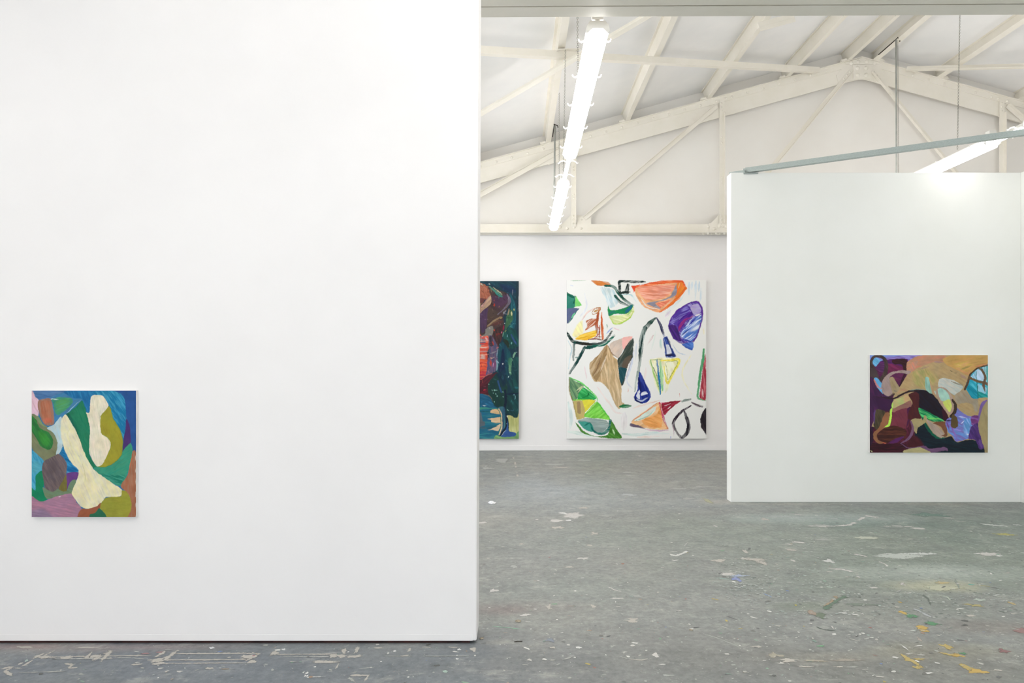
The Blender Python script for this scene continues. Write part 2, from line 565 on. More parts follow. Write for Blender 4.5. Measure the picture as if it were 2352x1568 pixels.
# outer shell
WY0, WY1, WZ0, WZ1 = 4.8, 10.4, .7, 2.8
o = (MB().box(X_L - .15, X_L, Y_REAR, WY0, 0, 3.75).box(X_L - .15, X_L, WY1, D3 + .2, 0, 3.75)
     .box(X_L - .15, X_L, WY0, WY1, 0, WZ0).box(X_L - .15, X_L, WY0, WY1, WZ1, 3.75)).build('wall_left', M_WALL)
tag(o, 'white outer wall of the hall hidden beyond the near wall', 'wall', kind='structure')
o = MB().box(X_R, X_R + .15, Y_REAR, D3 + .2, 0, 3.75).build('wall_outer', M_WALL)
tag(o, 'white outer wall of the hall far beyond the partition', 'wall', kind='structure')
wn = MB()
for i in range(7):
    y = WY0 + (WY1 - WY0) * i / 6
    wn.box(X_L - .10, X_L - .06, max(WY0, y - .025), min(WY1, y + .025), WZ0, WZ1)
for z in (WZ0, (WZ0 + WZ1) / 2 - .025, WZ1 - .05):
    wn.box(X_L - .10, X_L - .06, WY0, WY1, z, z + .05)
wn = wn.build('window_1', M_STEEL)
tag(wn, 'steel framed window band in the hidden left outer wall', 'window', kind='structure')
# rear wall with a wide open loading door
DX0, DX1, DZ = -3.4, 7.5, 3.3
m = MB().box(X_L - .15, DX0, Y_REAR - .2, Y_REAR, 0, 3.5).box(DX1, X_R + .15, Y_REAR - .2, Y_REAR, 0, 3.5)
m.box(DX0, DX1, Y_REAR - .2, Y_REAR, DZ, 3.5)
gz = [(X_L - .15, 3.5), (X_R + .15, 3.5), (X_R + .15, chord_z(X_R) + .24), (XR, APEX + .24), (X_L - .15, chord_z(X_L) + .24)]
m.prism_xz(gz, Y_REAR - .2, Y_REAR)
o = m.build('wall_rear', M_WALL)
tag(o, 'white rear wall with a wide open loading door behind the viewer', 'wall', kind='structure')

# roof sheets
PUR_H = .18
ca = math.cos(math.atan(SL))
off = PUR_H / ca + .002
m = MB()
m.prism_xz([(X_L - .4, chord_z(X_L - .4) + off), (XR, APEX + off), (XR, APEX + off + .05), (X_L - .4, chord_z(X_L - .4) + off + .05)], Y_REAR - .3, D3 + .3)
o = m.build('ceiling', M_ROOF)
tag(o, 'white underside of the roof sheets on the left slope', 'ceiling', kind='structure')
m = MB()
m.prism_xz([(XR, APEX + off), (X_R + .4, chord_z(X_R + .4) + off), (X_R + .4, chord_z(X_R + .4) + off + .05), (XR, APEX + off + .05)], Y_REAR - .3, D3 + .3)
o = m.build('ceiling', M_ROOF)
tag(o, 'white underside of the roof sheets on the right slope beyond the ridge', 'ceiling', kind='structure')

# ================================================================ TRUSSES
ZB = 3.464
HB = APEX - ZB          # local height of the chord top at the ridge


def lbar(mb, a, b, wdt=.065, leg=.06, t=.009, flip=1, y0=-.012):
    """angle bar in the truss plane from a to b (x,z): flat leg facing the viewer, second leg standing off one edge"""
    ax, az = a; bx, bz = b
    dx, dz = bx - ax, bz - az
    l = math.hypot(dx, dz); nx, nz = -dz / l, dx / l
    h = wdt / 2
    mb.prism_xz([(ax + nx * h, az + nz * h), (bx + nx * h, bz + nz * h), (bx - nx * h, bz - nz * h), (ax - nx * h, az - nz * h)], y0 - t, y0)
    e0, e1 = (h, h - t) if flip > 0 else (-h, -h + t)
    mb.prism_xz([(ax + nx * e0, az + nz * e0), (bx + nx * e0, bz + nz * e0), (bx + nx * e1, bz + nz * e1), (ax + nx * e1, az + nz * e1)], y0 - leg, y0 - t)


def make_truss():
    r = empty('roof_truss', (XR, D3 - .16, ZB))
    L_ = 10.0

    def ztop(x): return HB - SL * abs(x)
    riv = MB()
    for s in (-1, 1):
        e = ztop(L_)
        MB().prism_xz([(0, HB), (s * L_, e), (s * L_, .0), (s * 9.0, .0), (0, HB - .33)], -.01, .01).build('top_chord', M_STEEL, r)
        tc = r.children[-1]
        # edge angle riveted along the top: standing leg and short outstanding leg
        MB().prism_xz([(0, HB + .003), (s * L_, e + .003), (s * L_, e - .1), (0, HB - .1)], -.022, -.0102).build('edge_angle', M_STEEL, tc)
        MB().prism_xz([(0, HB + .004), (s * L_, e + .004), (s * L_, e - .008), (0, HB - .008)], -.05, -.0225).build('edge_angle', M_STEEL, tc)
        k = 0
        x = .56
        while x < 9.5:
            riv.dome((s * x, -.022, ztop(x) - .062), .021)
            x += .2495
        for xc in (2.22, 4.57, 6.92):
            for q in (-.06, .06):
                k = round((xc + q - .56) / .2495)
                if abs(.56 + k * .2495 - xc - q) > .07: riv.dome((s * (xc + q), -.022, ztop(xc + q) - .062), .021)
    # bottom chord: two angles back to back, vertical legs up, a gap between them
    bc = MB()
    for s in (-1, 1):
        y0, y1 = (-.019, -.0072) if s < 0 else (.0072, .019)
        bc.box(-L_, L_, y0, y1, 0, .152)
        ya, yb = (-.117, -.0192) if s < 0 else (.0192, .117)
        bc.box(-L_, L_, ya, yb, 0, .013)
    bc.build('bottom_chord', M_STEEL, r)
    fil = MB()
    for x in (-5.4, -4.0, -3.05, -1.9, -.6, .6, 1.9, 3.05, 4.57, 5.6):
        fil.box(x - .05, x + .05, -.0070, .0070, .03, .14)
    fil.build('packing_plates', M_STEEL, r)['kind'] = 'stuff'
    for s in (-1, 1):
        for xc in (2.22, 4.57, 6.92):
            zt = ztop(xc) - .07
            p = MB()
            p.box(s * xc - .038, s * xc + .038, -.034, -.0225, .10, zt)
            p.box(s * xc + .0385 * 1 - .008, s * xc + .0385, -.085, -.0345, .16, zt - .2)
            p.build('post', M_STEEL, r)
            for z in ([zt - .05, zt - .11, zt - .17, .16, .22, .28] + ([zt * .72, zt * .68, zt * .42, zt * .38] if zt > 1 else [])):
                riv.dome((s * xc - .005, -.034, z), .016)
        # diagonals
        d = MB(); lbar(d, (s * .17, HB - .22), (s * 2.07, .27), .07, .055, y0=-.024, flip=-s); d.build('diagonal', M_STEEL, r)
        d = MB(); lbar(d, (s * 2.30, ztop(2.3) - .14), (s * 4.40, .24), .07, .055, y0=-.024, flip=s); d.build('diagonal', M_STEEL, r)
        d = MB(); lbar(d, (s * 4.70, ztop(4.7) - .14), (s * 6.76, .22), .08, .055, y0=-.024, flip=s); d.build('diagonal', M_STEEL, r)
        d = MB(); lbar(d, (s * 7.05, ztop(7.05) - .12), (s * 8.8, .12), .08, .055, y0=-.024, flip=s); d.build('diagonal', M_STEEL, r)
        # gussets at the post heads (hang below the chord) and feet
        for xc in (2.22, 4.57, 6.92):
            zc = ztop(xc) - .33
            gk = min(1, (zc - .2) / 1.0)
            if zc > .5:
                MB().prism_xz([(s * (xc - .03), zc + .1), (s * (xc + .46), zc - .03), (s * (xc + .40), zc - .115), (s * (xc - .03), zc + .005)], -.0125, .009).build('gusset_plate', M_STEEL, r)
                MB().prism_xz([(s * (xc + .045), zc + .075), (s * (xc + .22), zc + .025), (s * (xc + .20), zc + .01), (s * (xc + .045), zc + .055)], -.016, -.0128).build('gusset_rib', M_STEEL, r)
            MB().prism_xz([(s * (xc - .28), .13), (s * (xc - .28), .27), (s * (xc - .05), .30), (s * (xc + .04), .30), (s * (xc + .20), .13)], -.0068, .0068).build('gusset_plate', M_STEEL, r)
            for q in (-.21, -.17, -.13):
                riv.dome((s * (xc + q), -.0068, .165 + (-.13 - q) * 1.1 + .06), .014)
            for q, z in ((-.12, .085), (-.01, .105), (.10, .08), (.21, .105)):
                riv.dome((s * (xc + q), -.019, z), .024)
        # shoe where chords meet
        MB().prism_xz([(s * 8.9, .02), (s * 9.9, .02), (s * 9.9, .09), (s * 9.0, .29)], -.0165, -.0105).build('gusset_plate', M_STEEL, r)
    # ridge gusset, cover strap and splice plate
    MB().prism_xz([(-.36, HB - .43), (-.15, HB - .35), (.13, HB - .35), (.33, HB - .43), (.40, HB - .28), (.26, HB - .12), (-.26, HB - .12), (-.40, HB - .28)], -.0215, -.0105).build('ridge_gusset', M_STEEL, r)
    MB().prism_xz([(-.14, HB - .345), (.155, HB - .345), (.155, HB - .12), (-.14, HB - .12)], -.034, -.0222).build('ridge_splice', M_STEEL, r)
    MB().prism_xz([(-.26, HB - .115), (.27, HB - .115), (.27, HB - .085), (0, HB - .012), (-.26, HB - .085)], -.034, -.0225).build('ridge_strap', M_STEEL, r)
    for x, z in ((-.07, HB - .175), (.065, HB - .175), (-.07, HB - .285), (.065, HB - .285)):
        riv.dome((x, -.034, z), .034, flat=.5)
    for x, z in ((-.17, HB - .10), (-.06, HB - .075), (.075, HB - .07), (.2, HB - .10)):
        riv.dome((x, -.034, z), .032, flat=.5)
    for s in (-1, 1):
        for i in range(3):
            riv.dome((s * (.19 + .048 * i), -.033, HB - .24 - .055 * i), .015)
    # bottom splice with bolts below it
    MB().prism_xz([(-2.42, .03), (-2.0, .03), (-2.0, .165), (-2.42, .165)], -.031, -.0193).build('splice_plate', M_STEEL, r)
    b = MB()
    for i in range(9):
        x = -2.52 + .065 * i
        b.dome((x, -.055 - .03 * (i % 2), -.0005), .022, axis=(0, 0, -1), flat=1.3)
    for x, z in ((-2.35, .075), (-2.26, .115), (-2.15, .11), (-2.06, .075)):
        b.dome((x, -.031, z), .03, flat=.5)
    b.build('bolts', M_STEEL, r, smooth=True)['kind'] = 'stuff'
    riv.build('rivets', M_STEEL, r, smooth=True)['kind'] = 'stuff'
    return r


t0 = make_truss()
tag(t0, 'riveted cream steel roof truss standing against the gable wall', 'truss', 'roof trusses')
t1 = copy_tree(t0)
t1.location = (XR, 3.835, ZB)
t1.rotation_euler.z = math.radians(-.55)
tag(t1, 'grey-looking steel truss chord crossing the top edge of the view', 'truss', 'roof trusses')

# ================================================================ PURLINS
hw, tf, tw = .042, .010, .008
prof = [(-hw, 0), (hw, 0), (hw, tf), (tw, tf + .006), (tw, PUR_H - tf), (hw, PUR_H - tf), (hw, PUR_H), (-hw, PUR_H), (-hw, PUR_H - tf), (-tw, PUR_H - tf), (-tw, tf + .006), (-hw, tf)]
pm = MB().prism_xz(prof, Y_REAR, D3 - .045).mesh('roof_purlin'); pm.materials.append(M_STEEL)
cm = MB().box(-.13, -.0435, -.07, -.01, .001, .032).mesh('cleat'); cm.materials.append(M_STEEL)
th = math.atan(SL)
offs = [(-.21, 'left-hand of the two purlins hugging the ridge'), (.21, 'right-hand of the two purlins hugging the ridge'),
        (-1.18, 'first cream steel purlin left of the ridge pair'), (-2.43, 'second cream steel purlin left of the ridge pair'),
        (-3.72, 'third cream steel purlin left of the ridge pair'), (-4.97, 'cream steel purlin above the left lamp row'),
        (-6.25, 'cream steel purlin mostly hidden by the near wall'), (1.22, 'first cream steel purlin right of the ridge pair'),
        (2.5, 'second cream steel purlin right of the ridge pair, at the right edge')]
for dx, lab in offs:
    x = XR + dx
    o = bpy.data.objects.new('roof_purlin', pm); C.objects.link(o)
    s = -1 if dx < 0 else 1
    o.location = (x, 0, chord_z(x) + .005)
    o.rotation_euler = (0, s * th, 0)
    tag(o, lab if 'cream' in lab else 'cream steel ' + lab.replace('left-hand of', 'purlin, left-hand of').replace('right-hand of', 'purlin, right-hand of').replace('the two purlins', 'the two'), 'purlin', 'roof purlins')
    c = bpy.data.objects.new('cleat', cm); C.objects.link(c); c.parent = o
    c.location = (0, D3 - .16, 0)
    if s > 0: c.rotation_euler = (0, 0, math.pi); c.location = (0, D3 - .16 - .08, 0)


# ================================================================ ROOF BRACES
def brace(a, b, label):
    m = MB()
    A, B = Vector(a), Vector(b)
    h, t = .075, .010
    # angle iron: standing leg and horizontal leg
    m.sweep([(-t, -h / 2), (0, -h / 2), (0, h / 2), (-t, h / 2)], A, B)
    m.sweep([(.0005, -h / 2), (h * .9, -h / 2), (h * .9, -h / 2 + t), (.0005, -h / 2 + t)], A, B)
    o = m.build('roof_brace', M_STEEL)
    tag(o, label, 'brace', 'diagonal wind braces under the roof')
    return o


def bz(x): return chord_z(x) - .05


def bp_(x, y): return (x, y, bz(x))


# left slope: two braces crossing at (0.52, 7.64)
brace(bp_(4.72, 10.70), bp_(-4.4, 3.96), 'long cream angle-iron brace running from near the ridge to the left')
e1 = brace(bp_(-3.35, 10.70), bp_(3.9, 4.97), 'shorter cream angle-iron brace crossing behind the left lamp')
e1.location.z = -.085
brace(bp_(6.10, 10.72), bp_(11.5, 6.84), 'cream angle-iron brace on the right slope of the roof')
gx, gy = .50, 7.66
o = MB().prism_xz([(-.16, -.012), (.16, -.012), (.16, -.002), (-.16, -.002)], -.13, .13).build('brace_plate', M_STEEL)
o.location = (gx, gy, bz(gx) + .035 + .022)
o.rotation_euler = (0, -th, math.radians(35))
tag(o, 'cream gusset plate where the two left roof braces cross', 'plate')

# drop hanger under the second purlin
hx, hy = XR - 2.43 - .07, 8.35
m = MB().box(-.03, .42, -.03, .03, -.06, -.002).box(-.03, .42, -.03, -.022, -.11, -.061)
o = m.build('stub_bracket', M_STEEL)
o.location = (hx, hy, chord_z(hx) + .006 + .0); o.rotation_euler = (0, -th, 0)
tag(o, 'short cream stub bracket fixed under the second purlin left of the ridge', 'bracket')


# ================================================================ LAMPS
def make_fixture(L_, name='fluorescent_light'):
    r = empty(name)
    h = L_ / 2
    pr = [(-.022, .046), (-.055, .030), (-.070, -.004), (-.052, -.045), (-.020, -.058), (.020, -.058), (.052, -.045), (.070, -.004), (.055, .030), (.022, .046)]
    MB().prism_xz(pr, -h + .02, h - .02).build('diffuser', M_LAMP, r, smooth=False)
    MB().prism_xz([(-.020, .0465), (.020, .0465), (.016, .060), (-.016, .060)], -h + .02, h - .02).build('tray', M_TRAY, r)
    for s in (-1, 1):
        y0, y1 = (-h, -h + .0195) if s < 0 else (h - .0195, h)
        c = MB().prism_xz([(-.045, .052), (-.064, .028), (-.073, -.008), (-.060, -.022), (-.030, .006), (.030, .006), (.060, -.022), (.073, -.008), (.064, .028), (.045, .052)], y0, y1).build('end_cap', M_TRAY, r)
        y = s * (h - .03)
        MB().box(-.034, .034, y - .028, y + .028, .0605, .110).build('hanger', M_TRAY, r)
    k = 5
    for i in range(k):
        y = -h + .18 + i * (L_ - .36) / (k - 1)
        for s in (-1, 1):
            MB().tube([(s * .066, y, .015), (s * .086, y, .005), (s * .098, y, .012), (s * .103, y, .024)], .006, 5).build('clip', M_TRAY, r)
    return r


def make_batten(L_):
    r = empty('bare_tube_light')
    h = L_ / 2
    MB().box(-.016, .016, -h, h, .014, .04).build('tray', M_TRAY, r)
    MB().tube([(0, -h + .01, -.008), (0, h - .01, -.008)], .019, 10).build('tube', M_TUBE, r, smooth=True)
    for y in (-h * .45, h * .5):
        for s in (-1, 1):
            MB().tube([(s * .02, y, .02), (s * .045, y, .03), (s * .075, y, .022), (s * .098, y, .0), (s * .108, y, .008)], .007, 5).build('clip', M_TRAY, r)
    return r


Z_L = 3.452
fx = make_fixture(2.5)
used = [0]


def lamp(x, y, label, rz=0.0, grp='fluorescent ceiling lamps'):
    o = fx if not used[0] else copy_tree(fx)
    used[0] = 1
    o.location = (x, y, Z_L); o.rotation_euler = (0, 0, rz)
    tag(o, label, 'light', grp)
    return o


ROT = -math.atan2(.05, 6.1)
lamp(.492, 5.375, 'nearest long white lamp hanging above the gap between the walls', ROT)
lamp(.523, 8.98, 'farther white lamp ending just in front of the truss chord', ROT)
b1 = make_batten(1.07)
b1.location = (.507, 7.178, Z_L); b1.rotation_euler = (0, 0, ROT)
tag(b1, 'narrow bare lamp tube linking the two long lamps on the left', 'light', 'bare tube links')
dim = [lamp(4.46, 7.66, 'white lamp disappearing behind the top of the right partition')]
lamp(5.58, 9.05, 'white lamp hidden behind the partition on the ridge conduit')
dim.append(lamp(4.46, 4.70, 'white lamp at the right edge above the galvanised stud'))
for o in dim:
    o.location.z += .05
    for c in o.children:
        if c.name.startswith('diffuser'):
            c.data = c.data.copy(); c.data.materials[0] = M_LAMP2
b2 = make_batten(.42)
b2.location = (4.46, 6.18, Z_L + .05)
tag(b2, 'short bare lamp tube behind the galvanised stud on the right', 'light', 'bare tube links')
# unseen lamps, some carrying the rows on, added to light the hall and roof
hid = 'lamp added for light, hung out of view'
for x, y, t in ((.48, 1.9, 'above the viewer'), (.46, -1.6, 'a little behind the viewer'), (.46, -5.2, 'far behind the viewer'),
                (4.35, .9, 'over the room ahead on the right'), (4.35, -2.8, 'behind the viewer on the right'),
                (-3.0, 6.2, 'over the bay hidden by the near wall'), (-3.0, 9.3, 'beside the hidden left end of the truss'),
                (-2.4, 1.1, 'over the near left bay'), (-3.0, -2.6, 'behind the viewer on the left'),
                (7.25, 8.4, 'over the bay beyond the partition'), (8.3, 4.6, 'over the bay beyond the side wall'), (8.3, .6, 'in the far right bay'),
                (12.1, 7.5, 'in the outermost right bay')):
    lamp(x, y, 'white ' + hid + ' ' + t)


# ================================================================ CHAINS AND RODS
def chain(a, b, label, link=.019, wire=.0017, name='hanging_chain', rod=None):
    A, B = Vector(a), Vector(b)
    n = max(2, int((A - B).length / (link * .78)))
    m = MB()
    t = (B - A).normalized()
    s1 = t.cross(Vector((0, 1, 0))).normalized(); s2 = t.cross(s1)
    for i in range(n):
        c = A + (B - A) * ((i + .5) / n)
        sd = s1 if i % 2 else s2
        ring = []
        for q in range(6):
            an = 2 * math.pi * q / 6
            ring.append(c + t * (math.cos(an) * link / 2) + sd * (math.sin(an) * link * .36))
        ring.append(ring[0])
        k = 3
        base = len(m.v)
        nrm = t.cross(sd)
        for q in range(6):
            rd = (ring[q] - c).normalized()
            for j in range(k):
                an = 2 * math.pi * j / k
                m.v.append(tuple(ring[q] + rd * wire * math.cos(an) + nrm * wire * math.sin(an)))
        for q in range(6):
            for j in range(k):
                m.f.append((base + q * k + j, base + q * k + (j + 1) % k, base + ((q + 1) % 6) * k + (j + 1) % k, base + ((q + 1) % 6) * k + j))
    if rod is None:
        o = m.build(name, M_CHAIN)
    else:
        o = empty(name, B)
        ch = m.build('chain', M_CHAIN, o); ch.location = -B
        rr = MB().tube([A + Vector(rod), B + Vector(rod)], .012, 8).build('conduit', M_CONDUIT, o, smooth=True); rr.location = -B
        cl = MB().tube([A + Vector((-.03, -.05, .012)), A + Vector((.03, .0, .01)), A + Vector((.035, .01, -.02))], .008, 6).build('clamp', M_CLAMP, o); cl.location = -B
        c2 = MB().tube([A + Vector((-.02, -.02, .015)), A + Vector((-.02, .5, .008))], .008, 6).build('hook_rod', M_CLAMP, o); c2.location = -B
    tag(o, label, 'chain', 'chains holding the lamps')
    return o


ZT = Z_L + .08


def under_purlin(x): return chord_z(x) - .0


chain((.425, 5.0, under_purlin(.43) + .02), (.44, 5.0, ZT - .07), 'thin chain beside the near end of the left lamp')
chain((.515, 7.42, under_purlin(.5) - .07), (.49, 7.40, Z_L + .045), 'thin chain hanging from the crossing of the roof braces')
chain((.53, 8.8, under_purlin(.5) + .003), (.53, 8.8, ZT), 'short thin chain to the middle of the farther left lamp')
chain((.555, 10.1, under_purlin(.55) + .003), (.537, 9.97, ZT), 'grey conduit and chain dropping to the far end of the left lamp', rod=(-.012, -.004, 0))
chain((5.64, 10.14, under_purlin(5.64) + .003), (5.575, 10.0, ZT), 'grey conduit and chain hanging from the ridge behind the partition', rod=(-.03, -.006, 0))
chain((4.50, 6.92, under_purlin(4.5) + .16), (4.44, 6.9, ZT + .05), 'thin chain holding the right-hand lamp behind the stud')
chain((4.36, 5.75, under_purlin(4.4) + .16), (4.45, 5.72, ZT + .05), 'thin chain at the right edge of the picture')

for y in (6.2, 9.3):
    chain((-3.0, y, chord_z(-3.0) + .18), (-3.0, y, ZT - .015), 'thin chain out of view in the left bay, at lamp ' + ('nearer the window end' if y < 7 else 'nearer the gable'))

# ================================================================ GALVANISED STUD
A = Vector((2.255, 7.075, 3.379)); B = Vector((5.20, 5.345, 3.379))
r = empty('steel_stud', A)
t = (B - A).normalized()
u = .024
m = MB().sweep([(-u, 0), (u, 0), (u, .05), (u - .003, .05), (u - .003, .003), (-u + .003, .003), (-u + .003, .05), (-u, .05)], Vector((0, 0, .0)) + t * .10, B - A)
m.build('channel', M_GALV, r)
m = MB().sweep([(-u * .8, 0), (u * .8, 0), (u * .8, .028), (-u * .8, .004)], Vector((0, 0, .0)) - t * .06, t * .0995)
m.build('flattened_end', M_GALV, r)
foot = MB().prism_xz([(.055, -.020), (.20, -.016), (.20, -.006), (.066, -.009), (.060, .035), (.050, .035)], -.1, -.0815).build('foot_bracket', M_GALV, r)
MB().dome((.085, -.1005, .005), .008).build('screw', M_GALV, r)
tag(r, 'galvanised steel stud laid slanting over the top of the right partition', 'stud')


# ================================================================ PAINTINGS
M_OIL = attr_mat('oil_paint', .5, .2, 160, .2)
M_OILM = attr_mat('matt_oil_paint', .65, .2, 220, .2)


def painting(name, label, rect_px, d_wall, thick, xs, ys, rgb, crop_rect, mat, edge_mat=None):
    """rect_px: pixel corners of the face; xs,ys canvas sample positions in sketch units; crop_rect sketch rectangle"""
    x0, y0, x1, y1 = rect_px
    df = d_wall - thick
    a = at(x0, y0, df); b = at(x1, y1, df)
    W, H = b.x - a.x, a.z - b.z
    r = empty(name, ((a.x + b.x) / 2, d_wall, b.z))
    cx0, cy0, cx1, cy1 = crop_rect
    gx = (np.asarray(xs) - cx0) / (cx1 - cx0) * W - W / 2
    gz = H - (np.asarray(ys) - cy0) / (cy1 - cy0) * H
    grid_mesh('painted_face', gx, gz, -thick, rgb, mat, r)
    MB().box(-W / 2, W / 2, -thick + .0006, -.001, 0, H).build('canvas_edge', edge_mat or M_CANVAS, r)
    tag(r, label, 'painting', 'abstract canvases')
    return r


# ---- small canvas on the near wall
R1 = (108, 80, 1245, 1458)
xs = np.linspace(R1[0], R1[2], 300); ys = np.linspace(R1[1], R1[3], 360)
p = Paint(xs, ys, (40, 118, 168), 4.2)
P, S = p.P, p.S
P([(100, 70), (1250, 70), (1250, 170), (800, 130), (480, 150), (100, 120)], (48, 112, 165), (35, 120, 170), 10)
P([(118, 78), (480, 78), (440, 110), (320, 168), (180, 190), (150, 140)], (72, 116, 168), (90, 130, 175), 5)
P([(320, 168), (440, 105), (560, 160), (655, 180), (520, 300), (420, 385), (350, 440), (345, 300)], (72, 128, 172), (50, 125, 175), -30)
P([(480, 85), (770, 85), (745, 320), (700, 300), (660, 170), (560, 160), (470, 110)], (30, 110, 168), (45, 135, 185), 70)
P([(770, 90), (1010, 85), (1100, 140), (1135, 220), (1125, 570), (1090, 570), (960, 320), (940, 230), (900, 150), (800, 120)], (24, 124, 174), (70, 160, 195), 55, .7)
P([(1010, 78), (1250, 70), (1250, 785), (1205, 720), (1180, 600), (1150, 400), (1132, 300), (1125, 180), (1080, 110)], (42, 88, 156), (35, 75, 140), 85)
P([(1140, 385), (1172, 450), (1188, 650), (1085, 770), (1110, 600), (1130, 500)], (78, 52, 118), (60, 45, 110), 85)
P([(100, 75), (122, 90), (150, 150), (187, 190), (178, 352), (120, 357), (100, 340)], (226, 192, 208), (215, 185, 210), 60)
P([(330, 180), (420, 150), (540, 165), (557, 210), (480, 295), (400, 348), (362, 320), (345, 230)], (66, 150, 128), (80, 160, 96), -20)
P([(370, 200), (460, 165), (530, 200), (470, 270), (390, 310)], (84, 160, 92), (70, 150, 130), -20, alpha=.8, soft=5)
S([(310, 178), (350, 172), (400, 180)], 10, (200, 225, 225))
P([(100, 345), (175, 360), (225, 440), (285, 480), (340, 530), (392, 620), (380, 772), (240, 850), (150, 780), (100, 650)], (128, 134, 104), (115, 128, 95), 50)
P([(150, 350), (190, 370), (225, 440), (285, 480), (240, 470), (185, 430)], (130, 155, 115))
P([(100, 355), (160, 400), (190, 480), (290, 535), (342, 610), (330, 705), (275, 725), (200, 680), (150, 590), (100, 500)], (48, 122, 66), (55, 140, 62), 55)
P([(180, 520), (270, 560), (310, 640), (270, 690), (210, 650)], (58, 146, 58), None, 55, alpha=.8, soft=6)
P([(185, 185), (310, 165), (345, 300), (350, 442), (270, 462), (215, 400), (175, 260)], (160, 120, 104), (150, 125, 110), 80)
P([(205, 200), (300, 190), (318, 330), (325, 425), (255, 435), (218, 350)], (184, 116, 88), (160, 120, 100), 80, .5)
P([(235, 390), (320, 380), (325, 425), (255, 435)], (205, 112, 88), None, 80, alpha=.7, soft=5)
P([(275, 492), (350, 450), (430, 360), (450, 520), (440, 700), (400, 778), (375, 772), (392, 640), (340, 535)], (196, 218, 224), (150, 195, 215), 75)
P([(100, 745), (180, 788), (240, 850), (225, 950), (150, 1012), (157, 1172), (100, 1130)], (64, 158, 200), (90, 180, 210), 60)
P([(108, 880), (180, 850), (225, 940), (120, 980)], (88, 175, 196), None, 20, alpha=.8, soft=8)
P([(150, 1012), (215, 955), (245, 1060), (235, 1180), (285, 1255), (240, 1290), (170, 1290), (100, 1245), (100, 1130), (150, 1170)], (22, 138, 98), (15, 120, 85), 65)
P([(440, 700), (520, 830), (612, 922), (612, 970), (500, 980), (490, 890), (455, 800)], (20, 112, 174), (60, 160, 210), 30)
S([(495, 965), (560, 978), (610, 968)], 7, (120, 190, 220))
P([(488, 985), (617, 972), (590, 1062), (540, 1062), (488, 1172)], (112, 68, 142), (85, 55, 125), 85)
P([(232, 1130), (320, 1180), (400, 1150), (480, 1180), (520, 1090), (560, 1050), (592, 1060), (547, 1205), (400, 1230), (280, 1262), (238, 1190)], (118, 142, 112), (100, 130, 110), 20)
P([(482, 985), (490, 1175), (398, 1150), (440, 1050)], (126, 120, 62), (110, 105, 60), 70)
P([(240, 850), (330, 800), (400, 770), (460, 820), (492, 890), (482, 990), (400, 1140), (340, 1182), (260, 1150), (235, 1050), (220, 950)], (108, 96, 102), (125, 108, 106), 60, .6)
P([(280, 900), (340, 830), (380, 900), (330, 1000)], (92, 82, 88), None, 60, alpha=.6, soft=8)
P([(100, 1235), (210, 1292), (330, 1252), (440, 1215), (547, 1205), (600, 1300), (650, 1370), (612, 1465), (100, 1465)], (168, 128, 156), (180, 125, 150), 10)
P([(100, 1390), (220, 1365), (310, 1420), (330, 1465), (100, 1465)], (142, 120, 148), (150, 125, 155), 10, soft=8)
S([(400, 1240), (430, 1236)], 8, (230, 220, 235))
P([(480, 345), (600, 250), (655, 188), (700, 290), (745, 470), (740, 640), (735, 760), (790, 880), (835, 912), (780, 928), (730, 860), (660, 700), (610, 570), (540, 430)], (38, 132, 98), (20, 112, 84), 70, .8)
P([(480, 345), (520, 330), (600, 500), (660, 690), (610, 570), (540, 430)], (18, 92, 82), None, 70, alpha=.8, soft=5)
S([(490, 325), (580, 240), (650, 178)], 8, (150, 195, 215), dry=.5)
P([(780, 926), (830, 910), (980, 890), (1080, 800), (1085, 765), (1185, 650), (1208, 740), (1195, 830), (1150, 1000), (1080, 1118), (980, 1082), (850, 992)], (66, 158, 130), (40, 140, 120), -35, .8)
P([(840, 985), (960, 1000), (1120, 1010), (1080, 1100), (980, 1075)], (32, 130, 112), (90, 180, 160), 20, .6, soft=6)
P([(952, 248), (1000, 390), (1070, 500), (1102, 620), (1090, 772), (1030, 852), (920, 912), (822, 908), (900, 830), (965, 700), (940, 600), (860, 545), (856, 365)], (164, 158, 52), (140, 140, 45), 70, .7, edge=(70, 140, 70), ew=1.6)
P([(755, 150), (830, 126), (890, 142), (947, 240), (900, 310), (858, 365), (862, 540), (940, 600), (968, 670), (940, 770), (880, 880), (820, 908), (770, 840), (735, 740), (738, 640), (745, 500), (722, 380), (703, 320), (738, 318)], (236, 231, 206), (232, 220, 205), 80, .8)
P([(430, 400), (475, 342), (520, 400), (580, 500), (640, 640), (700, 800), (770, 920), (850, 992), (990, 1090), (1092, 1160), (1087, 1222), (1020, 1247), (920, 1238), (870, 1300), (790, 1358), (700, 1366), (640, 1340), (590, 1270), (543, 1200), (590, 1080), (622, 950), (560, 890), (500, 800), (455, 690), (425, 550)], (236, 232, 204), (222, 218, 170), 65, .8)
S([(660, 870), (690, 1000), (690, 1120)], 10, (214, 210, 160), alpha=.7)
S([(540, 470), (500, 560), (560, 740)], 14, (222, 222, 172), alpha=.6)
P([(1206, 740), (1250, 790), (1250, 1465), (1130, 1465), (1192, 1350), (1170, 1220), (1078, 1122), (1150, 1010), (1190, 850)], (172, 112, 84), (150, 115, 95), 85, .7)
S([(1200, 810), (1170, 940)], 10, (215, 110, 70), alpha=.8)
P([(1090, 1165), (1160, 1200), (1197, 1310), (1182, 1400), (1130, 1465), (920, 1465), (870, 1390), (848, 1340), (900, 1262), (960, 1240), (1080, 1232)], (160, 160, 62), (138, 142, 50), 0, .8)
P([(645, 1372), (720, 1367), (800, 1348), (862, 1302), (842, 1390), (790, 1435), (750, 1465), (608, 1465)], (162, 94, 66), (140, 85, 70), -30)
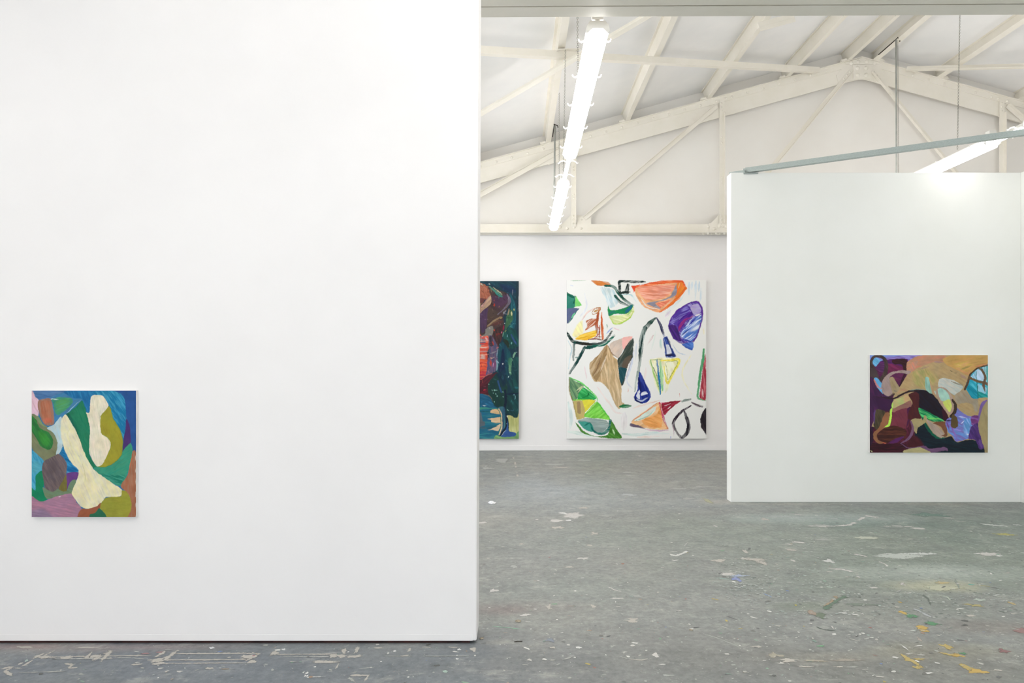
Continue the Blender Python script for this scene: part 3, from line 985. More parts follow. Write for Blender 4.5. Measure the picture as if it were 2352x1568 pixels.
P([(845, 1358), (925, 1465), (745, 1465), (745, 1428), (800, 1412)], (44, 112, 84), (30, 95, 75), 40)
for y in (785, 920, 1040, 1180, 1300, 1440):
    S([(1244, y), (1240, y + 60)], 5, (235, 230, 222))
painting('small_canvas', 'small portrait canvas of cream limbs on blue and green, on the near left wall', (72.8, 896.8, 312.3, 1187), D1, .02, xs, ys, p.rgb * np.array([.93, .90, .86]), R1, M_OILM)

# ---- big white canvas on the back wall
R2 = (47, 52, 1336, 1514)
xs = np.linspace(R2[0], R2[2], 380); ys = np.linspace(R2[1], R2[3], 430)
p = Paint(xs, ys, (245, 245, 242), 3.8)
P, S = p.P, p.S
# faint washes
S([(170, 390), (230, 300), (210, 170)], 14, (224, 230, 242), alpha=.6)
S([(80, 100), (110, 108)], 8, (190, 205, 235), alpha=.7)
S([(80, 58), (230, 55)], 6, (150, 190, 150), alpha=.7)
for x, y0, y1 in ((1178, 70, 190), (1205, 70, 140), (1240, 60, 230), (1290, 130, 250), (1270, 70, 160)):
    S([(x, y0), (x - 4, y1)], 20, (196, 222, 240), alpha=.55, dry=.6)
S([(1130, 180), (1040, 280), (960, 380)], 40, (205, 228, 232), alpha=.5, dry=.6)
S([(960, 390), (1010, 330)], 24, (235, 215, 235), alpha=.6)
S([(670, 700), (640, 850), (600, 980), (660, 1060)], 16, (205, 216, 238), alpha=.7, dry=.5)
S([(690, 640), (680, 800)], 20, (220, 228, 242), alpha=.6, dry=.5)
S([(850, 560), (790, 650)], 14, (215, 180, 180), alpha=.6, dry=.6)
S([(870, 520), (830, 700)], 12, (205, 225, 215), alpha=.7, dry=.5)
S([(915, 600), (920, 690)], 22, (180, 225, 215), alpha=.6, dry=.5)
S([(1200, 740), (1130, 850), (1120, 960), (1200, 1100)], 14, (248, 242, 190), alpha=.7, dry=.5)
S([(1030, 650), (1080, 720), (1160, 745)], 7, (195, 215, 235), alpha=.8)
S([(330, 1040), (440, 1190), (500, 1270), (580, 1280)], 16, (240, 210, 205), alpha=.55, dry=.5)
S([(660, 1235), (800, 1190), (910, 1160)], 14, (244, 205, 190), alpha=.7, dry=.5)
S([(560, 1470), (700, 1478), (860, 1462), (995, 1470)], 22, (196, 226, 222), alpha=.7, dry=.5)
S([(700, 1500), (900, 1495)], 16, (242, 215, 205), alpha=.6, dry=.5)
S([(60, 1180), (90, 1320), (70, 1440)], 30, (205, 230, 228), alpha=.6, dry=.5)
S([(60, 1450), (200, 1470), (300, 1500)], 30, (205, 235, 225), alpha=.6, dry=.5)
S([(580, 1280), (575, 1430)], 60, (238, 235, 240), alpha=.6, dry=.4)
S([(480, 490), (545, 520)], 6, (235, 190, 200), alpha=.7)
S([(210, 850), (230, 960)], 12, (240, 215, 220), alpha=.6)
S([(770, 960), (780, 860)], 18, (240, 215, 215), alpha=.5)
S([(415, 545), (470, 490)], 10, (120, 150, 220), alpha=.8)
S([(418, 460), (422, 500)], 7, (40, 120, 80))
S([(1310, 500), (1320, 560)], 14, (250, 240, 200), alpha=.7)
S([(1008, 1490), (1010, 1514)], 6, (90, 110, 200))
S([(1090, 1100), (1092, 1130)], 4, (225, 120, 110))
S([(615, 1050), (615, 1085)], 4, (225, 140, 130))
# top left
P([(272, 54), (420, 68), (452, 95), (390, 106), (330, 102), (298, 80)], (228, 136, 62), (150, 110, 60), 20, .7, dry=.3)
P([(355, 118), (480, 140), (520, 260), (445, 310), (400, 210)], (202, 228, 234), (235, 240, 240), 70, alpha=.85, dry=.3)
S([(400, 105), (480, 112), (530, 180), (600, 250), (660, 285)], [14, 26, 26, 24, 18], (16, 88, 74), (40, 120, 100), dry=.35)
S([(495, 200), (550, 258), (630, 290)], [26, 26, 14], (20, 78, 68), dry=.4)
S([(520, 150), (575, 225)], 18, (30, 70, 60), dry=.4)
S([(545, 185), (640, 190), (690, 255)], 10, (180, 222, 226), alpha=.8, dry=.5)
P([(430, 290), (450, 330), (540, 320), (600, 300), (655, 278), (655, 320), (600, 362), (500, 362), (440, 388), (425, 340)], (34, 152, 84), (20, 120, 90), 10, .8)
S([(436, 372), (470, 345), (500, 350)], 22, (40, 120, 110))
S([(590, 350), (625, 315), (652, 282)], 26, (34, 110, 140), (20, 90, 110))
P([(440, 386), (600, 362), (662, 300), (667, 350), (600, 420), (500, 462), (465, 430)], (226, 234, 160), (240, 240, 200), 20, .8, alpha=.95)
S([(452, 400), (490, 458), (570, 440), (640, 390), (665, 320)], 11, (186, 220, 84), dry=.3)
S([(610, 370), (650, 320)], 14, (130, 205, 90))
# black square
S([(542, 182), (534, 75), (560, 62), (650, 66), (772, 66)], [24, 28, 22, 26, 14], (22, 40, 38), (70, 90, 84), .5, dry=.2)
S([(545, 172), (630, 160)], 22, (22, 40, 38))
S([(612, 98), (600, 165)], [26, 40], (22, 36, 36))
# orange cup
P([(645, 106), (725, 93), (668, 168)], (236, 80, 46), rnd=False)
P([(690, 120), (850, 82), (1000, 60), (1110, 62), (1150, 130), (1060, 232), (960, 312), (900, 352), (770, 305), (710, 240), (680, 170)], (248, 178, 128), (250, 200, 160), 15, .8)
S([(690, 116), (850, 84), (1000, 64), (1108, 66), (1143, 128)], [18, 30, 34, 26, 24], (242, 92, 44), (245, 130, 60))
S([(1143, 128), (1060, 230), (960, 312), (905, 346)], [28, 30, 18, 14], (244, 118, 44), (246, 150, 70))
P([(1062, 85), (1110, 70), (1135, 125), (1050, 215)], (246, 146, 54), (242, 110, 50), -60, .8)
S([(1090, 80), (1080, 130)], 8, (250, 200, 130))
P([(700, 130), (760, 108), (1035, 95), (1042, 130), (950, 212), (800, 236), (730, 195)], (244, 148, 118), (250, 186, 162), 5, .9)
P([(900, 130), (1000, 110), (1010, 130), (900, 190)], (230, 140, 120), None, 5, alpha=.6, soft=8)
S([(695, 150), (735, 215), (780, 275)], 20, (250, 196, 150), dry=.3)
S([(735, 232), (800, 300), (910, 318)], 9, (245, 245, 240))
P([(1062, 92), (1056, 190), (960, 236), (865, 262), (915, 312), (870, 306), (780, 265), (900, 242), (1000, 205), (1036, 140)], (152, 150, 166), (170, 165, 175), -25, .7)
P([(870, 268), (1015, 232), (912, 312)], (245, 134, 100), (248, 170, 140), 20, .6, rnd=False)
S([(930, 318), (1040, 215)], 12, (248, 190, 150))
# purple stone
P([(985, 470), (1030, 385), (1120, 300), (1200, 258), (1262, 255), (1302, 345), (1280, 470), (1240, 592), (1180, 632), (1080, 622), (1020, 560)], (92, 66, 172), (180, 172, 224), 40, .75)
P([(985, 470), (1060, 475), (1105, 612), (1040, 600), (1005, 540)], (62, 36, 112), (90, 40, 140), 60, .6)
P([(1060, 330), (1160, 290), (1180, 350), (1060, 430), (1010, 450)], (86, 62, 170), (150, 140, 215), -25, .8)
P([(1070, 440), (1180, 345), (1230, 355), (1150, 430), (1090, 520)], (70, 34, 140), (100, 50, 160), -40)
P([(1110, 530), (1190, 422), (1290, 372), (1292, 450), (1240, 590), (1180, 622), (1110, 580)], (86, 128, 214), (228, 236, 248), -38, .95)
S([(1112, 560), (1180, 500)], 12, (30, 40, 130))
S([(1180, 460), (1240, 400)], 20, (60, 70, 190), dry=.5)
S([(1085, 520), (1100, 470), (1140, 425), (1210, 385)], 22, (176, 52, 112), (130, 40, 130))
S([(1230, 378), (1290, 360)], 12, (245, 240, 240))
P([(1190, 292), (1260, 272), (1292, 340), (1220, 368)], (198, 186, 226), (150, 120, 200), 10, .7)
S([(988, 470), (1030, 380), (1130, 292), (1240, 250), (1285, 285), (1302, 360), (1280, 480), (1230, 600), (1180, 632), (1100, 630), (1030, 582), (990, 490)], 13, (96, 44, 156), (60, 40, 140), dry=.25)
S([(1120, 600), (1200, 620)], 12, (50, 70, 190))
P([(1110, 642), (1215, 625), (1207, 702), (1150, 678)], (58, 94, 186), (100, 150, 220), 30, .7)
# left edge patches
P([(40, 185), (115, 200), (125, 300), (40, 316)], (56, 136, 118), (30, 110, 100), -40, .7)
S([(45, 175), (90, 205), (128, 215), (112, 265)], [26, 22, 22, 14], (14, 96, 76))
P([(130, 200), (188, 285), (118, 302)], (132, 216, 116), None, 40, rnd=False)
P([(40, 320), (160, 314), (105, 380), (62, 445), (40, 445)], (98, 106, 142), (70, 85, 125), -40, .6)
S([(148, 325), (100, 400), (55, 455)], 11, (26, 112, 106))
S([(95, 400), (125, 350)], 14, (110, 200, 150))
# brown figure and yellow
P([(100, 560), (140, 470), (190, 425), (195, 540), (140, 580)], (249, 240, 178), (246, 236, 160), 60, alpha=.9, soft=3)
S([(185, 420), (240, 350), (310, 305)], 12, (246, 205, 196), alpha=.7)
P([(125, 592), (200, 545), (325, 515), (315, 570), (230, 608), (160, 604)], (248, 192, 50), (250, 215, 100), -15, .7)
P([(225, 425), (312, 405), (322, 455), (215, 518), (235, 470)], (188, 104, 66), (240, 220, 205), -40, .6, dry=.3)
S([(345, 310), (332, 400), (322, 470), (330, 560)], [14, 26, 24, 10], (176, 88, 50), (220, 130, 80), dry=.3)
S([(370, 350), (372, 470), (380, 590)], [8, 24, 20], (222, 104, 50), (240, 160, 100), dry=.25)
S([(322, 455), (350, 540), (290, 600)], 10, (200, 90, 50))
S([(350, 470), (350, 590)], 10, (150, 60, 36))
S([(248, 600), (320, 596), (392, 604)], 13, (122, 52, 32), (190, 90, 60))
S([(300, 580), (375, 575)], 8, (140, 60, 40))
S([(278, 355), (305, 318), (355, 308), (345, 340), (295, 368), (278, 350)], 10, (184, 122, 64))
S([(300, 345), (345, 322)], 16, (206, 160, 104))
# dark green bird stroke
S([(48, 538), (75, 580), (110, 618), (200, 640), (330, 642), (400, 612), (465, 525)], [22, 28, 30, 30, 24, 24, 18], (20, 48, 46), (60, 90, 80), .5, dry=.2)
S([(170, 640), (280, 645)], 22, (44, 42, 36), (90, 90, 80))
S([(240, 668), (380, 650), (450, 600), (490, 560)], [22, 26, 24, 14], (22, 104, 84), (90, 170, 150), dry=.5)
S([(118, 628), (112, 700), (108, 790)], [24, 20, 12], (16, 70, 66))
S([(215, 672), (160, 770), (120, 840), (72, 912)], [24, 28, 26, 18], (16, 62, 60), (30, 100, 90), dry=.2)
S([(215, 680), (300, 668)], 26, (16, 76, 70))
S([(125, 770), (150, 760)], 12, (40, 120, 110))
S([(55, 610), (92, 680), (80, 760), (60, 870)], 10, (190, 218, 228), alpha=.8)
# brown drapery
P([(418, 648), (480, 760), (515, 790), (525, 900), (552, 1030), (555, 1170), (580, 1195), (530, 1240), (485, 1180), (430, 1060), (360, 992), (300, 985), (262, 905), (262, 820), (340, 740)], (206, 176, 132), (226, 204, 168), 78, .8)
P([(418, 648), (340, 740), (262, 820), (265, 905), (320, 985), (350, 940), (395, 830), (415, 740)], (176, 144, 100), (200, 178, 146), -60, .7)
S([(370, 745), (330, 860), (290, 930)], 12, (150, 118, 86), dry=.4)
S([(410, 760), (355, 900)], 10, (226, 212, 190), dry=.4)
S([(440, 800), (440, 1000)], 30, (216, 190, 148), dry=.3)
P([(440, 650), (480, 618), (565, 590), (585, 650), (525, 772), (470, 730), (450, 690)], (228, 210, 196), (200, 175, 155), -50, .6)
S([(430, 660), (465, 730), (510, 765)], 10, (166, 134, 104))
P([(560, 588), (655, 572), (620, 640), (570, 692)], (248, 196, 186), (245, 170, 165), -40, .7)
P([(515, 785), (545, 750), (610, 640), (664, 588), (660, 700), (655, 765), (600, 862), (578, 990), (552, 1028), (535, 960), (525, 880)], (62, 76, 70), (100, 105, 96), -60, .7)
P([(580, 775), (648, 745), (602, 862), (556, 852)], (104, 88, 74), (80, 80, 70), -60)
P([(528, 862), (602, 868), (574, 970), (548, 1010), (536, 960)], (28, 78, 88), (50, 90, 95), 70)
S([(580, 990), (650, 780)], 10, (190, 186, 200), alpha=.7, dry=.5)
# tall loop
S([(868, 402), (825, 440), (770, 495)], [14, 36, 42], (24, 66, 58), (150, 180, 170), .6, dry=.4)
S([(770, 495), (742, 580), (732, 700), (722, 800), (710, 900)], [40, 40, 40, 26, 26], (20, 54, 52), (120, 160, 150), .5, dry=.35)
S([(775, 540), (745, 650)], 8, (220, 232, 228))
S([(705, 900), (690, 1000), (675, 1080)], [24, 30, 12], (110, 140, 130), (200, 215, 210), alpha=.8, dry=.5)
S([(880, 402), (915, 470), (938, 545)], [12, 26, 22], (34, 38, 84), dry=.2)
S([(938, 545), (952, 580)], 18, (100, 110, 170), alpha=.7, dry=.5)
P([(940, 590), (975, 570), (1000, 640), (1055, 755), (965, 765), (950, 680)], (56, 84, 168), (160, 180, 225), 70, .6)
P([(965, 650), (990, 650), (1020, 730), (975, 735)], (225, 232, 246), None, 70)
S([(942, 590), (958, 690), (968, 755)], 14, (28, 46, 116))
S([(965, 580), (995, 625), (1010, 680), (1052, 755)], [12, 20, 12, 10], (26, 34, 90))
S([(962, 748), (1015, 742), (1052, 752)], 24, (22, 28, 74))
# blue bottle
P([(718, 892), (765, 975), (815, 1080), (824, 1130), (790, 1178), (735, 1190), (678, 1165), (668, 1130), (700, 1060)], (26, 44, 138), (70, 90, 180), 75, .5)
P([(718, 1060), (690, 1125), (722, 1150)], (232, 236, 246), None, 75)
P([(775, 1080), (795, 1102), (735, 1118), (740, 1090)], (225, 230, 244), None, 0)
S([(690, 1150), (740, 1165), (800, 1130)], 14, (190, 200, 230), dry=.5)
S([(668, 1130), (700, 1170), (745, 1188)], 14, (20, 26, 80))
S([(712, 950), (735, 1080)], 20, (16, 26, 96))
# yellow triangle
P([(814, 782), (1098, 782), (985, 1012), (950, 960), (938, 1080), (912, 1112), (865, 1020), (840, 900)], (246, 244, 200), (248, 248, 226), 70, .7, alpha=.95)
S([(980, 990), (960, 1090)], 30, (250, 248, 205), alpha=.7)
S([(912, 795), (925, 940), (930, 1070)], [16, 30, 14], (128, 206, 146), (170, 220, 160))
S([(818, 790), (850, 900), (880, 990), (912, 1104)], [10, 14, 14, 10], (158, 204, 110), dry=.3)
S([(832, 830), (880, 930), (895, 1040)], 5, (46, 96, 66))
S([(880, 788), (892, 880), (906, 1000), (912, 1106)], [14, 18, 20, 10], (26, 128, 188), (20, 100, 170))
S([(915, 795), (1000, 792), (1090, 790), (1035, 900), (982, 1002), (955, 920), (945, 850)], 20, (246, 232, 92), dry=.15)
S([(816, 790), (930, 783)], 5, (150, 170, 90))
S([(958, 812), (1072, 806), (985, 970), (975, 900), (958, 812)], 5, (150, 170, 70))
# right edge green and red
S([(1314, 690), (1305, 800), (1280, 930), (1264, 1060), (1264, 1140), (1330, 1162)], [20, 26, 24, 18, 18, 8], (88, 172, 118), (60, 150, 95), dry=.1)
P([(1332, 735), (1336, 1135), (1300, 1152), (1276, 1130), (1285, 1020), (1305, 880)], (176, 56, 72), (220, 140, 150), 80, .5)
S([(1300, 1060), (1310, 1130)], 10, (240, 225, 225))
# green leaf
P([(68, 948), (130, 985), (205, 1025), (130, 1160), (95, 1155), (75, 1080)], (88, 132, 100), (150, 185, 130), 60, .5)
S([(140, 1070), (190, 1035), (150, 1090)], 12, (210, 215, 170))
P([(200, 1040), (318, 1138), (280, 1160), (145, 1152)], (42, 168, 84), (90, 200, 120), 35, .6)
S([(200, 1040), (250, 1110), (160, 1150)], 8, (20, 120, 60))
S([(75, 950), (190, 1005), (260, 1070), (322, 1135), (328, 1170)], 12, (84, 212, 76), dry=.2)
S([(95, 1160), (180, 1155), (320, 1165)], 12, (130, 210, 60), dry=.2)
P([(185, 1162), (315, 1160), (262, 1225), (212, 1278), (195, 1220)], (236, 226, 74), (215, 210, 60), -45, .5)
P([(105, 1170), (190, 1165), (218, 1278), (210, 1322), (140, 1338), (118, 1250)], (208, 188, 118), (190, 165, 100), 85, .6)
P([(140, 1180), (170, 1180), (175, 1280), (145, 1275)], (160, 132, 100), None, 85, alpha=.85)
P([(325, 1170), (390, 1250), (452, 1340), (370, 1332), (212, 1312), (240, 1260)], (122, 216, 76), (150, 225, 100), -40, .7)
S([(325, 1175), (230, 1280)], 7, (180, 232, 120))
S([(330, 1175), (450, 1340)], 10, (80, 200, 70))
P([(150, 1350), (240, 1322), (412, 1348), (432, 1400), (350, 1472), (270, 1430), (180, 1390)], (152, 172, 168), (180, 195, 190), 0, .5)
P([(155, 1360), (268, 1368), (300, 1450), (220, 1432)], (72, 164, 146), (40, 130, 120), 30, .6)
S([(215, 1390), (265, 1372), (290, 1440), (370, 1470), (440, 1420), (452, 1350)], [10, 12, 16, 24, 36, 30], (16, 106, 98), (30, 130, 110), dry=.15)
P([(128, 1358), (200, 1440), (300, 1490), (420, 1482), (450, 1400), (462, 1352), (510, 1430), (558, 1508), (440, 1512), (320, 1497), (200, 1467), (150, 1410)], (66, 128, 44), (110, 175, 80), 35, .5)
S([(470, 1430), (490, 1480)], 14, (190, 225, 170), dry=.4)
S([(70, 955), (72, 1080), (108, 1190), (145, 1338)], 8, (160, 134, 84), dry=.3)
S([(538, 1217), (640, 1213)], 30, (32, 120, 72), (60, 150, 100), dry=.15)
# peach wedge
P([(638, 1372), (680, 1320), (790, 1245), (890, 1180), (922, 1200), (932, 1330), (985, 1425), (850, 1428), (700, 1402)], (248, 196, 140), (250, 210, 165), -30, .7)
P([(740, 1345), (870, 1295), (915, 1220), (925, 1405), (800, 1405)], (246, 168, 92), (248, 185, 120), 20, .7)
P([(668, 1348), (800, 1258), (872, 1215), (852, 1275), (740, 1340)], (236, 242, 236), (180, 220, 205), -30, .6)
S([(690, 1345), (790, 1310), (850, 1255)], 8, (130, 195, 180))
S([(640, 1355), (760, 1278), (890, 1182)], 5, (210, 130, 130))
S([(640, 1388), (710, 1402), (770, 1420)], [30, 22, 10], (112, 96, 118), (150, 130, 150))
S([(770, 1428), (880, 1440), (985, 1436)], 12, (222, 184, 204), dry=.3)
P([(925, 1190), (1000, 1172), (1108, 1165), (1050, 1202), (1000, 1250), (950, 1300), (930, 1250)], (150, 30, 52), (190, 70, 90), -30, .5)
S([(985, 1240), (1010, 1215)], 8, (245, 230, 232))
S([(945, 1215), (1010, 1190)], 6, (230, 190, 200))
S([(895, 1195), (960, 1180)], 7, (220, 60, 110))
S([(905, 1180), (925, 1260), (945, 1340), (980, 1425)], [8, 14, 20, 8], (196, 44, 92), (225, 130, 160), dry=.4)
# dark arches
S([(1112, 1172), (1150, 1160), (1192, 1152)], [14, 24, 14], (36, 76, 64), (150, 170, 165), dry=.3)
S([(1200, 1178), (1250, 1205), (1300, 1215)], [10, 24, 20], (66, 46, 58), (170, 150, 165), dry=.4)
S([(1192, 1212), (1110, 1262), (1050, 1330), (1032, 1380), (1060, 1450), (1110, 1512)], [12, 22, 26, 28, 18, 26], (42, 28, 44), (110, 90, 110), .4, dry=.25)
S([(1132, 1262), (1158, 1330), (1172, 1400), (1160, 1460), (1115, 1508)], [14, 32, 34, 36, 26], (30, 26, 38), (70, 60, 80), .4, dry=.15)
S([(1030, 1385), (1040, 1492)], 7, (190, 160, 175), alpha=.8)
P([(1340, 1238), (1302, 1268), (1282, 1335), (1288, 1400), (1310, 1440), (1340, 1470)], (36, 30, 38), (70, 62, 70), 70, .4)
painting('large_canvas', 'large white canvas with scattered bright brush shapes on the back wall', (1301.8, 643, 1622, 1007), D3 - .002, .045, xs, ys, p.rgb, R2, M_OILM)

# ---- purple and ochre canvas on the partition
R3 = (108, 95, 1778, 1472)
xs = np.linspace(R3[0], R3[2], 360); ys = np.linspace(R3[1], R3[3], 300)
p = Paint(xs, ys, (178, 152, 112), 5.4)
P, S = p.P, p.S
P([(100, 90), (640, 90), (665, 300), (620, 400), (530, 540), (430, 740), (430, 880), (200, 870), (100, 1150)], (80, 30, 70), (100, 36, 80), 20)
P([(100, 90), (830, 90), (770, 130), (640, 168), (450, 160), (330, 150), (200, 255), (140, 200)], (116, 166, 224), (130, 110, 196), 8, .8)
P([(330, 130), (820, 92), (720, 150), (640, 180), (500, 150), (340, 160)], (132, 108, 190), (160, 150, 215), 8, .8)
P([(215, 210), (330, 160), (640, 150), (600, 300), (420, 350), (380, 330)], (74, 30, 96), (110, 40, 100), 10)
P([(340, 210), (600, 270), (600, 360), (420, 400), (350, 300)], (108, 36, 78), (130, 44, 90), 30)
P([(185, 250), (220, 210), (330, 210), (310, 330), (240, 330)], (88, 42, 92), (120, 60, 110), 10)
P([(100, 170), (150, 240), (215, 330), (235, 450), (160, 440), (100, 450)], (76, 62, 66), (66, 52, 52), 60)
P([(148, 180), (190, 128), (262, 165), (195, 255), (160, 235)], (96, 172, 222), (130, 190, 230), 40)
S([(135, 260), (130, 190), (165, 125), (235, 108), (310, 145), (342, 240), (320, 360), (245, 462)], [40, 40, 36, 44, 50, 54, 58, 50], (66, 52, 52), (84, 66, 60), dry=0)
P([(425, 165), (600, 148), (652, 200), (657, 290), (590, 312), (560, 232), (450, 222)], (50, 24, 32), (66, 30, 30), 20)
P([(100, 440), (165, 440), (200, 545), (280, 625), (380, 680), (445, 720), (440, 880), (380, 902), (200, 860), (175, 990), (100, 1145)], (66, 34, 74), (84, 32, 76), 70)
P([(190, 700), (300, 680), (425, 690), (442, 760), (420, 872), (330, 902), (230, 850)], (62, 28, 66), (48, 24, 56), 20)
P([(165, 430), (212, 418), (285, 510), (275, 600), (305, 645), (230, 580)], (104, 182, 232), (130, 160, 220), 60)
S([(172, 445), (215, 530), (265, 572)], [22, 26, 10], (214, 124, 112))
# gold and pink hills
P([(640, 185), (800, 105), (1160, 100), (1190, 190), (1000, 200), (850, 262), (700, 335), (630, 300)], (194, 146, 116), (200, 120, 100), -10, .7)
P([(700, 210), (790, 170), (760, 280), (690, 320)], (190, 150, 130), (215, 130, 105), 60, .7)
P([(1140, 150), (1300, 95), (1785, 92), (1785, 235), (1600, 292), (1500, 385), (1350, 312), (1200, 235)], (200, 160, 92), (190, 145, 90), -10, .7)
P([(1300, 220), (1480, 190), (1560, 240), (1400, 310)], (212, 178, 96), (200, 150, 110), -15, .8, soft=8)
S([(1400, 300), (1540, 240)], 24, (158, 140, 84), dry=.4)
S([(1350, 230), (1410, 245)], 16, (214, 190, 110))
S([(1600, 260), (1765, 215)], 20, (206, 138, 96), dry=.3)
S([(1330, 280), (1500, 360), (1520, 300)], 26, (206, 152, 104), dry=.3)
# body
P([(530, 560), (620, 400), (700, 332), (820, 262), (950, 212), (1080, 188), (1200, 250), (1400, 350), (1495, 420), (1470, 545), (1400, 605), (1300, 665), (1200, 605), (1080, 560), (1050, 645), (900, 585), (680, 602), (440, 702)], (182, 156, 114), (172, 150, 108), 30, .6)
P([(720, 342), (900, 285), (1060, 400), (1010, 500), (900, 565), (760, 520), (710, 420)], (172, 164, 104), (186, 156, 110), 60, .7, soft=8)
S([(830, 290), (950, 250)], 14, (150, 124, 116), dry=.4)
S([(1020, 190), (1130, 195)], 22, (172, 140, 132), dry=.4)
S([(1395, 375), (1480, 430)], 26, (164, 134, 122), dry=.3)
S([(1245, 310), (1280, 330)], 10, (120, 110, 84)); S([(1305, 345), (1345, 350)], 9, (120, 110, 84))
S([(500, 640), (560, 580), (660, 610)], 30, (196, 150, 116), alpha=.7)
# taupe petal
P([(280, 480), (330, 392), (420, 332), (560, 308), (690, 318), (650, 362), (480, 350), (410, 385), (385, 440), (432, 620), (425, 660), (360, 678), (290, 622), (268, 560)], (168, 146, 142), (156, 134, 128), 60, .5)
P([(412, 392), (480, 352), (612, 362), (530, 535), (500, 470), (450, 425)], (88, 36, 78), (116, 44, 78), 20)
S([(604, 368), (570, 450), (530, 535)], [30, 30, 16], (48, 24, 34))
P([(383, 430), (430, 398), (480, 470), (532, 560), (492, 622), (450, 662), (418, 580)], (172, 152, 116), (156, 138, 112), 65, .6)
S([(450, 600), (490, 610)], 22, (136, 124, 110), alpha=.8)
# green tan below the line, lime line
P([(436, 745), (550, 690), (662, 640), (684, 722), (600, 772), (436, 855)], (182, 192, 126), (196, 160, 116), 15, .6)
P([(590, 670), (664, 640), (684, 722), (600, 765)], (200, 148, 112), None, 15, alpha=.7, soft=8)
P([(100, 1130), (200, 1100), (310, 900), (440, 880), (700, 790), (780, 1000), (740, 1300), (560, 1480), (100, 1480)], (76, 26, 46), (96, 34, 54), 70)
P([(430, 900), (665, 820), (650, 1100), (560, 1135), (380, 1092)], (122, 54, 70), (110, 50, 64), 60)
P([(432, 862), (600, 772), (690, 735), (705, 820), (660, 840), (560, 850), (440, 905)], (152, 106, 98), (140, 96, 84), 10)
P([(640, 850), (720, 830), (680, 1000), (620, 1130), (640, 1000)], (70, 26, 66), (90, 30, 60), 70)
P([(190, 870), (325, 892), (300, 1015), (210, 1145), (162, 1095)], (70, 62, 46), (90, 78, 56), 75, .6)
S([(180, 870), (165, 1060)], 22, (96, 66, 130), alpha=.8)
P([(320, 920), (388, 910), (362, 1080), (300, 1132), (212, 1205), (225, 1290), (305, 1332), (230, 1348), (150, 1262), (160, 1190), (240, 1110)], (152, 104, 72), (140, 86, 60), 60, .6)
P([(398, 862), (427, 852), (418, 980), (388, 1092), (308, 1115), (365, 1060), (388, 960)], (192, 240, 92), (170, 225, 80), 80)
S([(436, 770), (420, 860)], 20, (196, 236, 110))
P([(208, 1222), (290, 1142), (420, 1090), (560, 1120), (632, 1180), (602, 1272), (450, 1322), (330, 1335), (240, 1292)], (62, 30, 28), (98, 52, 36), 0, .7)
P([(470, 1272), (600, 1245), (490, 1332), (370, 1335)], (88, 36, 98), (70, 26, 60), -20)
S([(290, 1330), (340, 1335)], 12, (214, 110, 80))
P([(100, 1340), (300, 1352), (560, 1340), (650, 1395), (600, 1480), (100, 1480)], (46, 16, 28), (80, 26, 40), 0, .5)
P([(100, 1130), (160, 1110), (150, 1200), (160, 1290), (100, 1400)], (48, 22, 46))
# maroon and black
P([(655, 648), (805, 618), (815, 860), (835, 985), (700, 1002), (640, 985), (665, 880), (712, 760)], (82, 34, 36), (60, 24, 34), 75, .7)
P([(740, 1150), (880, 1040), (940, 1150), (1090, 1272), (1200, 1252), (1265, 1240), (1340, 1322), (1500, 1290), (1600, 1298), (1735, 1400), (1740, 1480), (880, 1480), (780, 1360)], (16, 28, 40), (14, 40, 48), 10, .6)
P([(690, 1240), (780, 1250), (880, 1400), (640, 1400)], (70, 24, 34), None, 60, soft=6)
P([(680, 600), (800, 583), (930, 600), (1030, 680), (1120, 800), (1180, 900), (1245, 1022), (1150, 1022), (960, 930), (808, 842), (800, 640)], (30, 20, 32), (22, 24, 40), 45, .6)
P([(1130, 850), (1185, 890), (1240, 1022), (1150, 1012)], (56, 16, 32), (40, 14, 28), 60)
P([(798, 838), (1000, 930), (1160, 1024), (1000, 1032), (920, 1002), (850, 992)], (14, 120, 76), (100, 214, 124), 25, .7)
S([(930, 990), (1020, 992), (1100, 990)], 10, (130, 215, 96))
P([(830, 950), (910, 1062), (1000, 1190), (1155, 1268), (1040, 1265), (930, 1165), (870, 1052)], (14, 96, 72), (10, 60, 56), 55)
S([(1150, 1268), (1215, 1200)], 20, (16, 96, 84))
P([(898, 968), (940, 1020), (1040, 1070), (1130, 1160), (1162, 1222), (1120, 1262), (1040, 1222), (960, 1132)], (178, 158, 144), (168, 146, 130), 50, .5)
P([(1000, 1050), (1172, 1035), (1204, 1150), (1192, 1242), (1122, 1232), (1165, 1205), (1105, 1105)], (126, 82, 58), (110, 66, 46), 75)
P([(688, 1022), (740, 990), (832, 1000), (845, 1052), (880, 948), (908, 960), (902, 1042), (785, 1122), (772, 1205), (732, 1162)], (172, 156, 112), (150, 138, 100), 40, .5)
S([(690, 1030), (716, 1140), (680, 1240), (620, 1300), (555, 1336)], [16, 36, 36, 30, 14], (122, 88, 118), (104, 66, 96), dry=.1)
S([(540, 1340), (650, 1402), (800, 1395), (880, 1392), (960, 1445), (1160, 1418), (1205, 1440)], [8, 14, 16, 34, 56, 50, 20], (120, 86, 122), (90, 56, 90), dry=.15)
P([(590, 1440), (700, 1412), (820, 1398), (925, 1440), (955, 1480), (600, 1480)], (182, 172, 126), (170, 160, 110), 10, .5)
S([(160, 682), (300, 690), (430, 712), (540, 662), (640, 612), (700, 600), (800, 592)], [6, 12, 24, 26, 26, 34, 30], (46, 30, 36), dry=0)
S([(375, 690), (445, 642)], [16, 34], (48, 28, 36))
S([(670, 590), (800, 578), (900, 590)], 10, (150, 180, 170), alpha=.7)
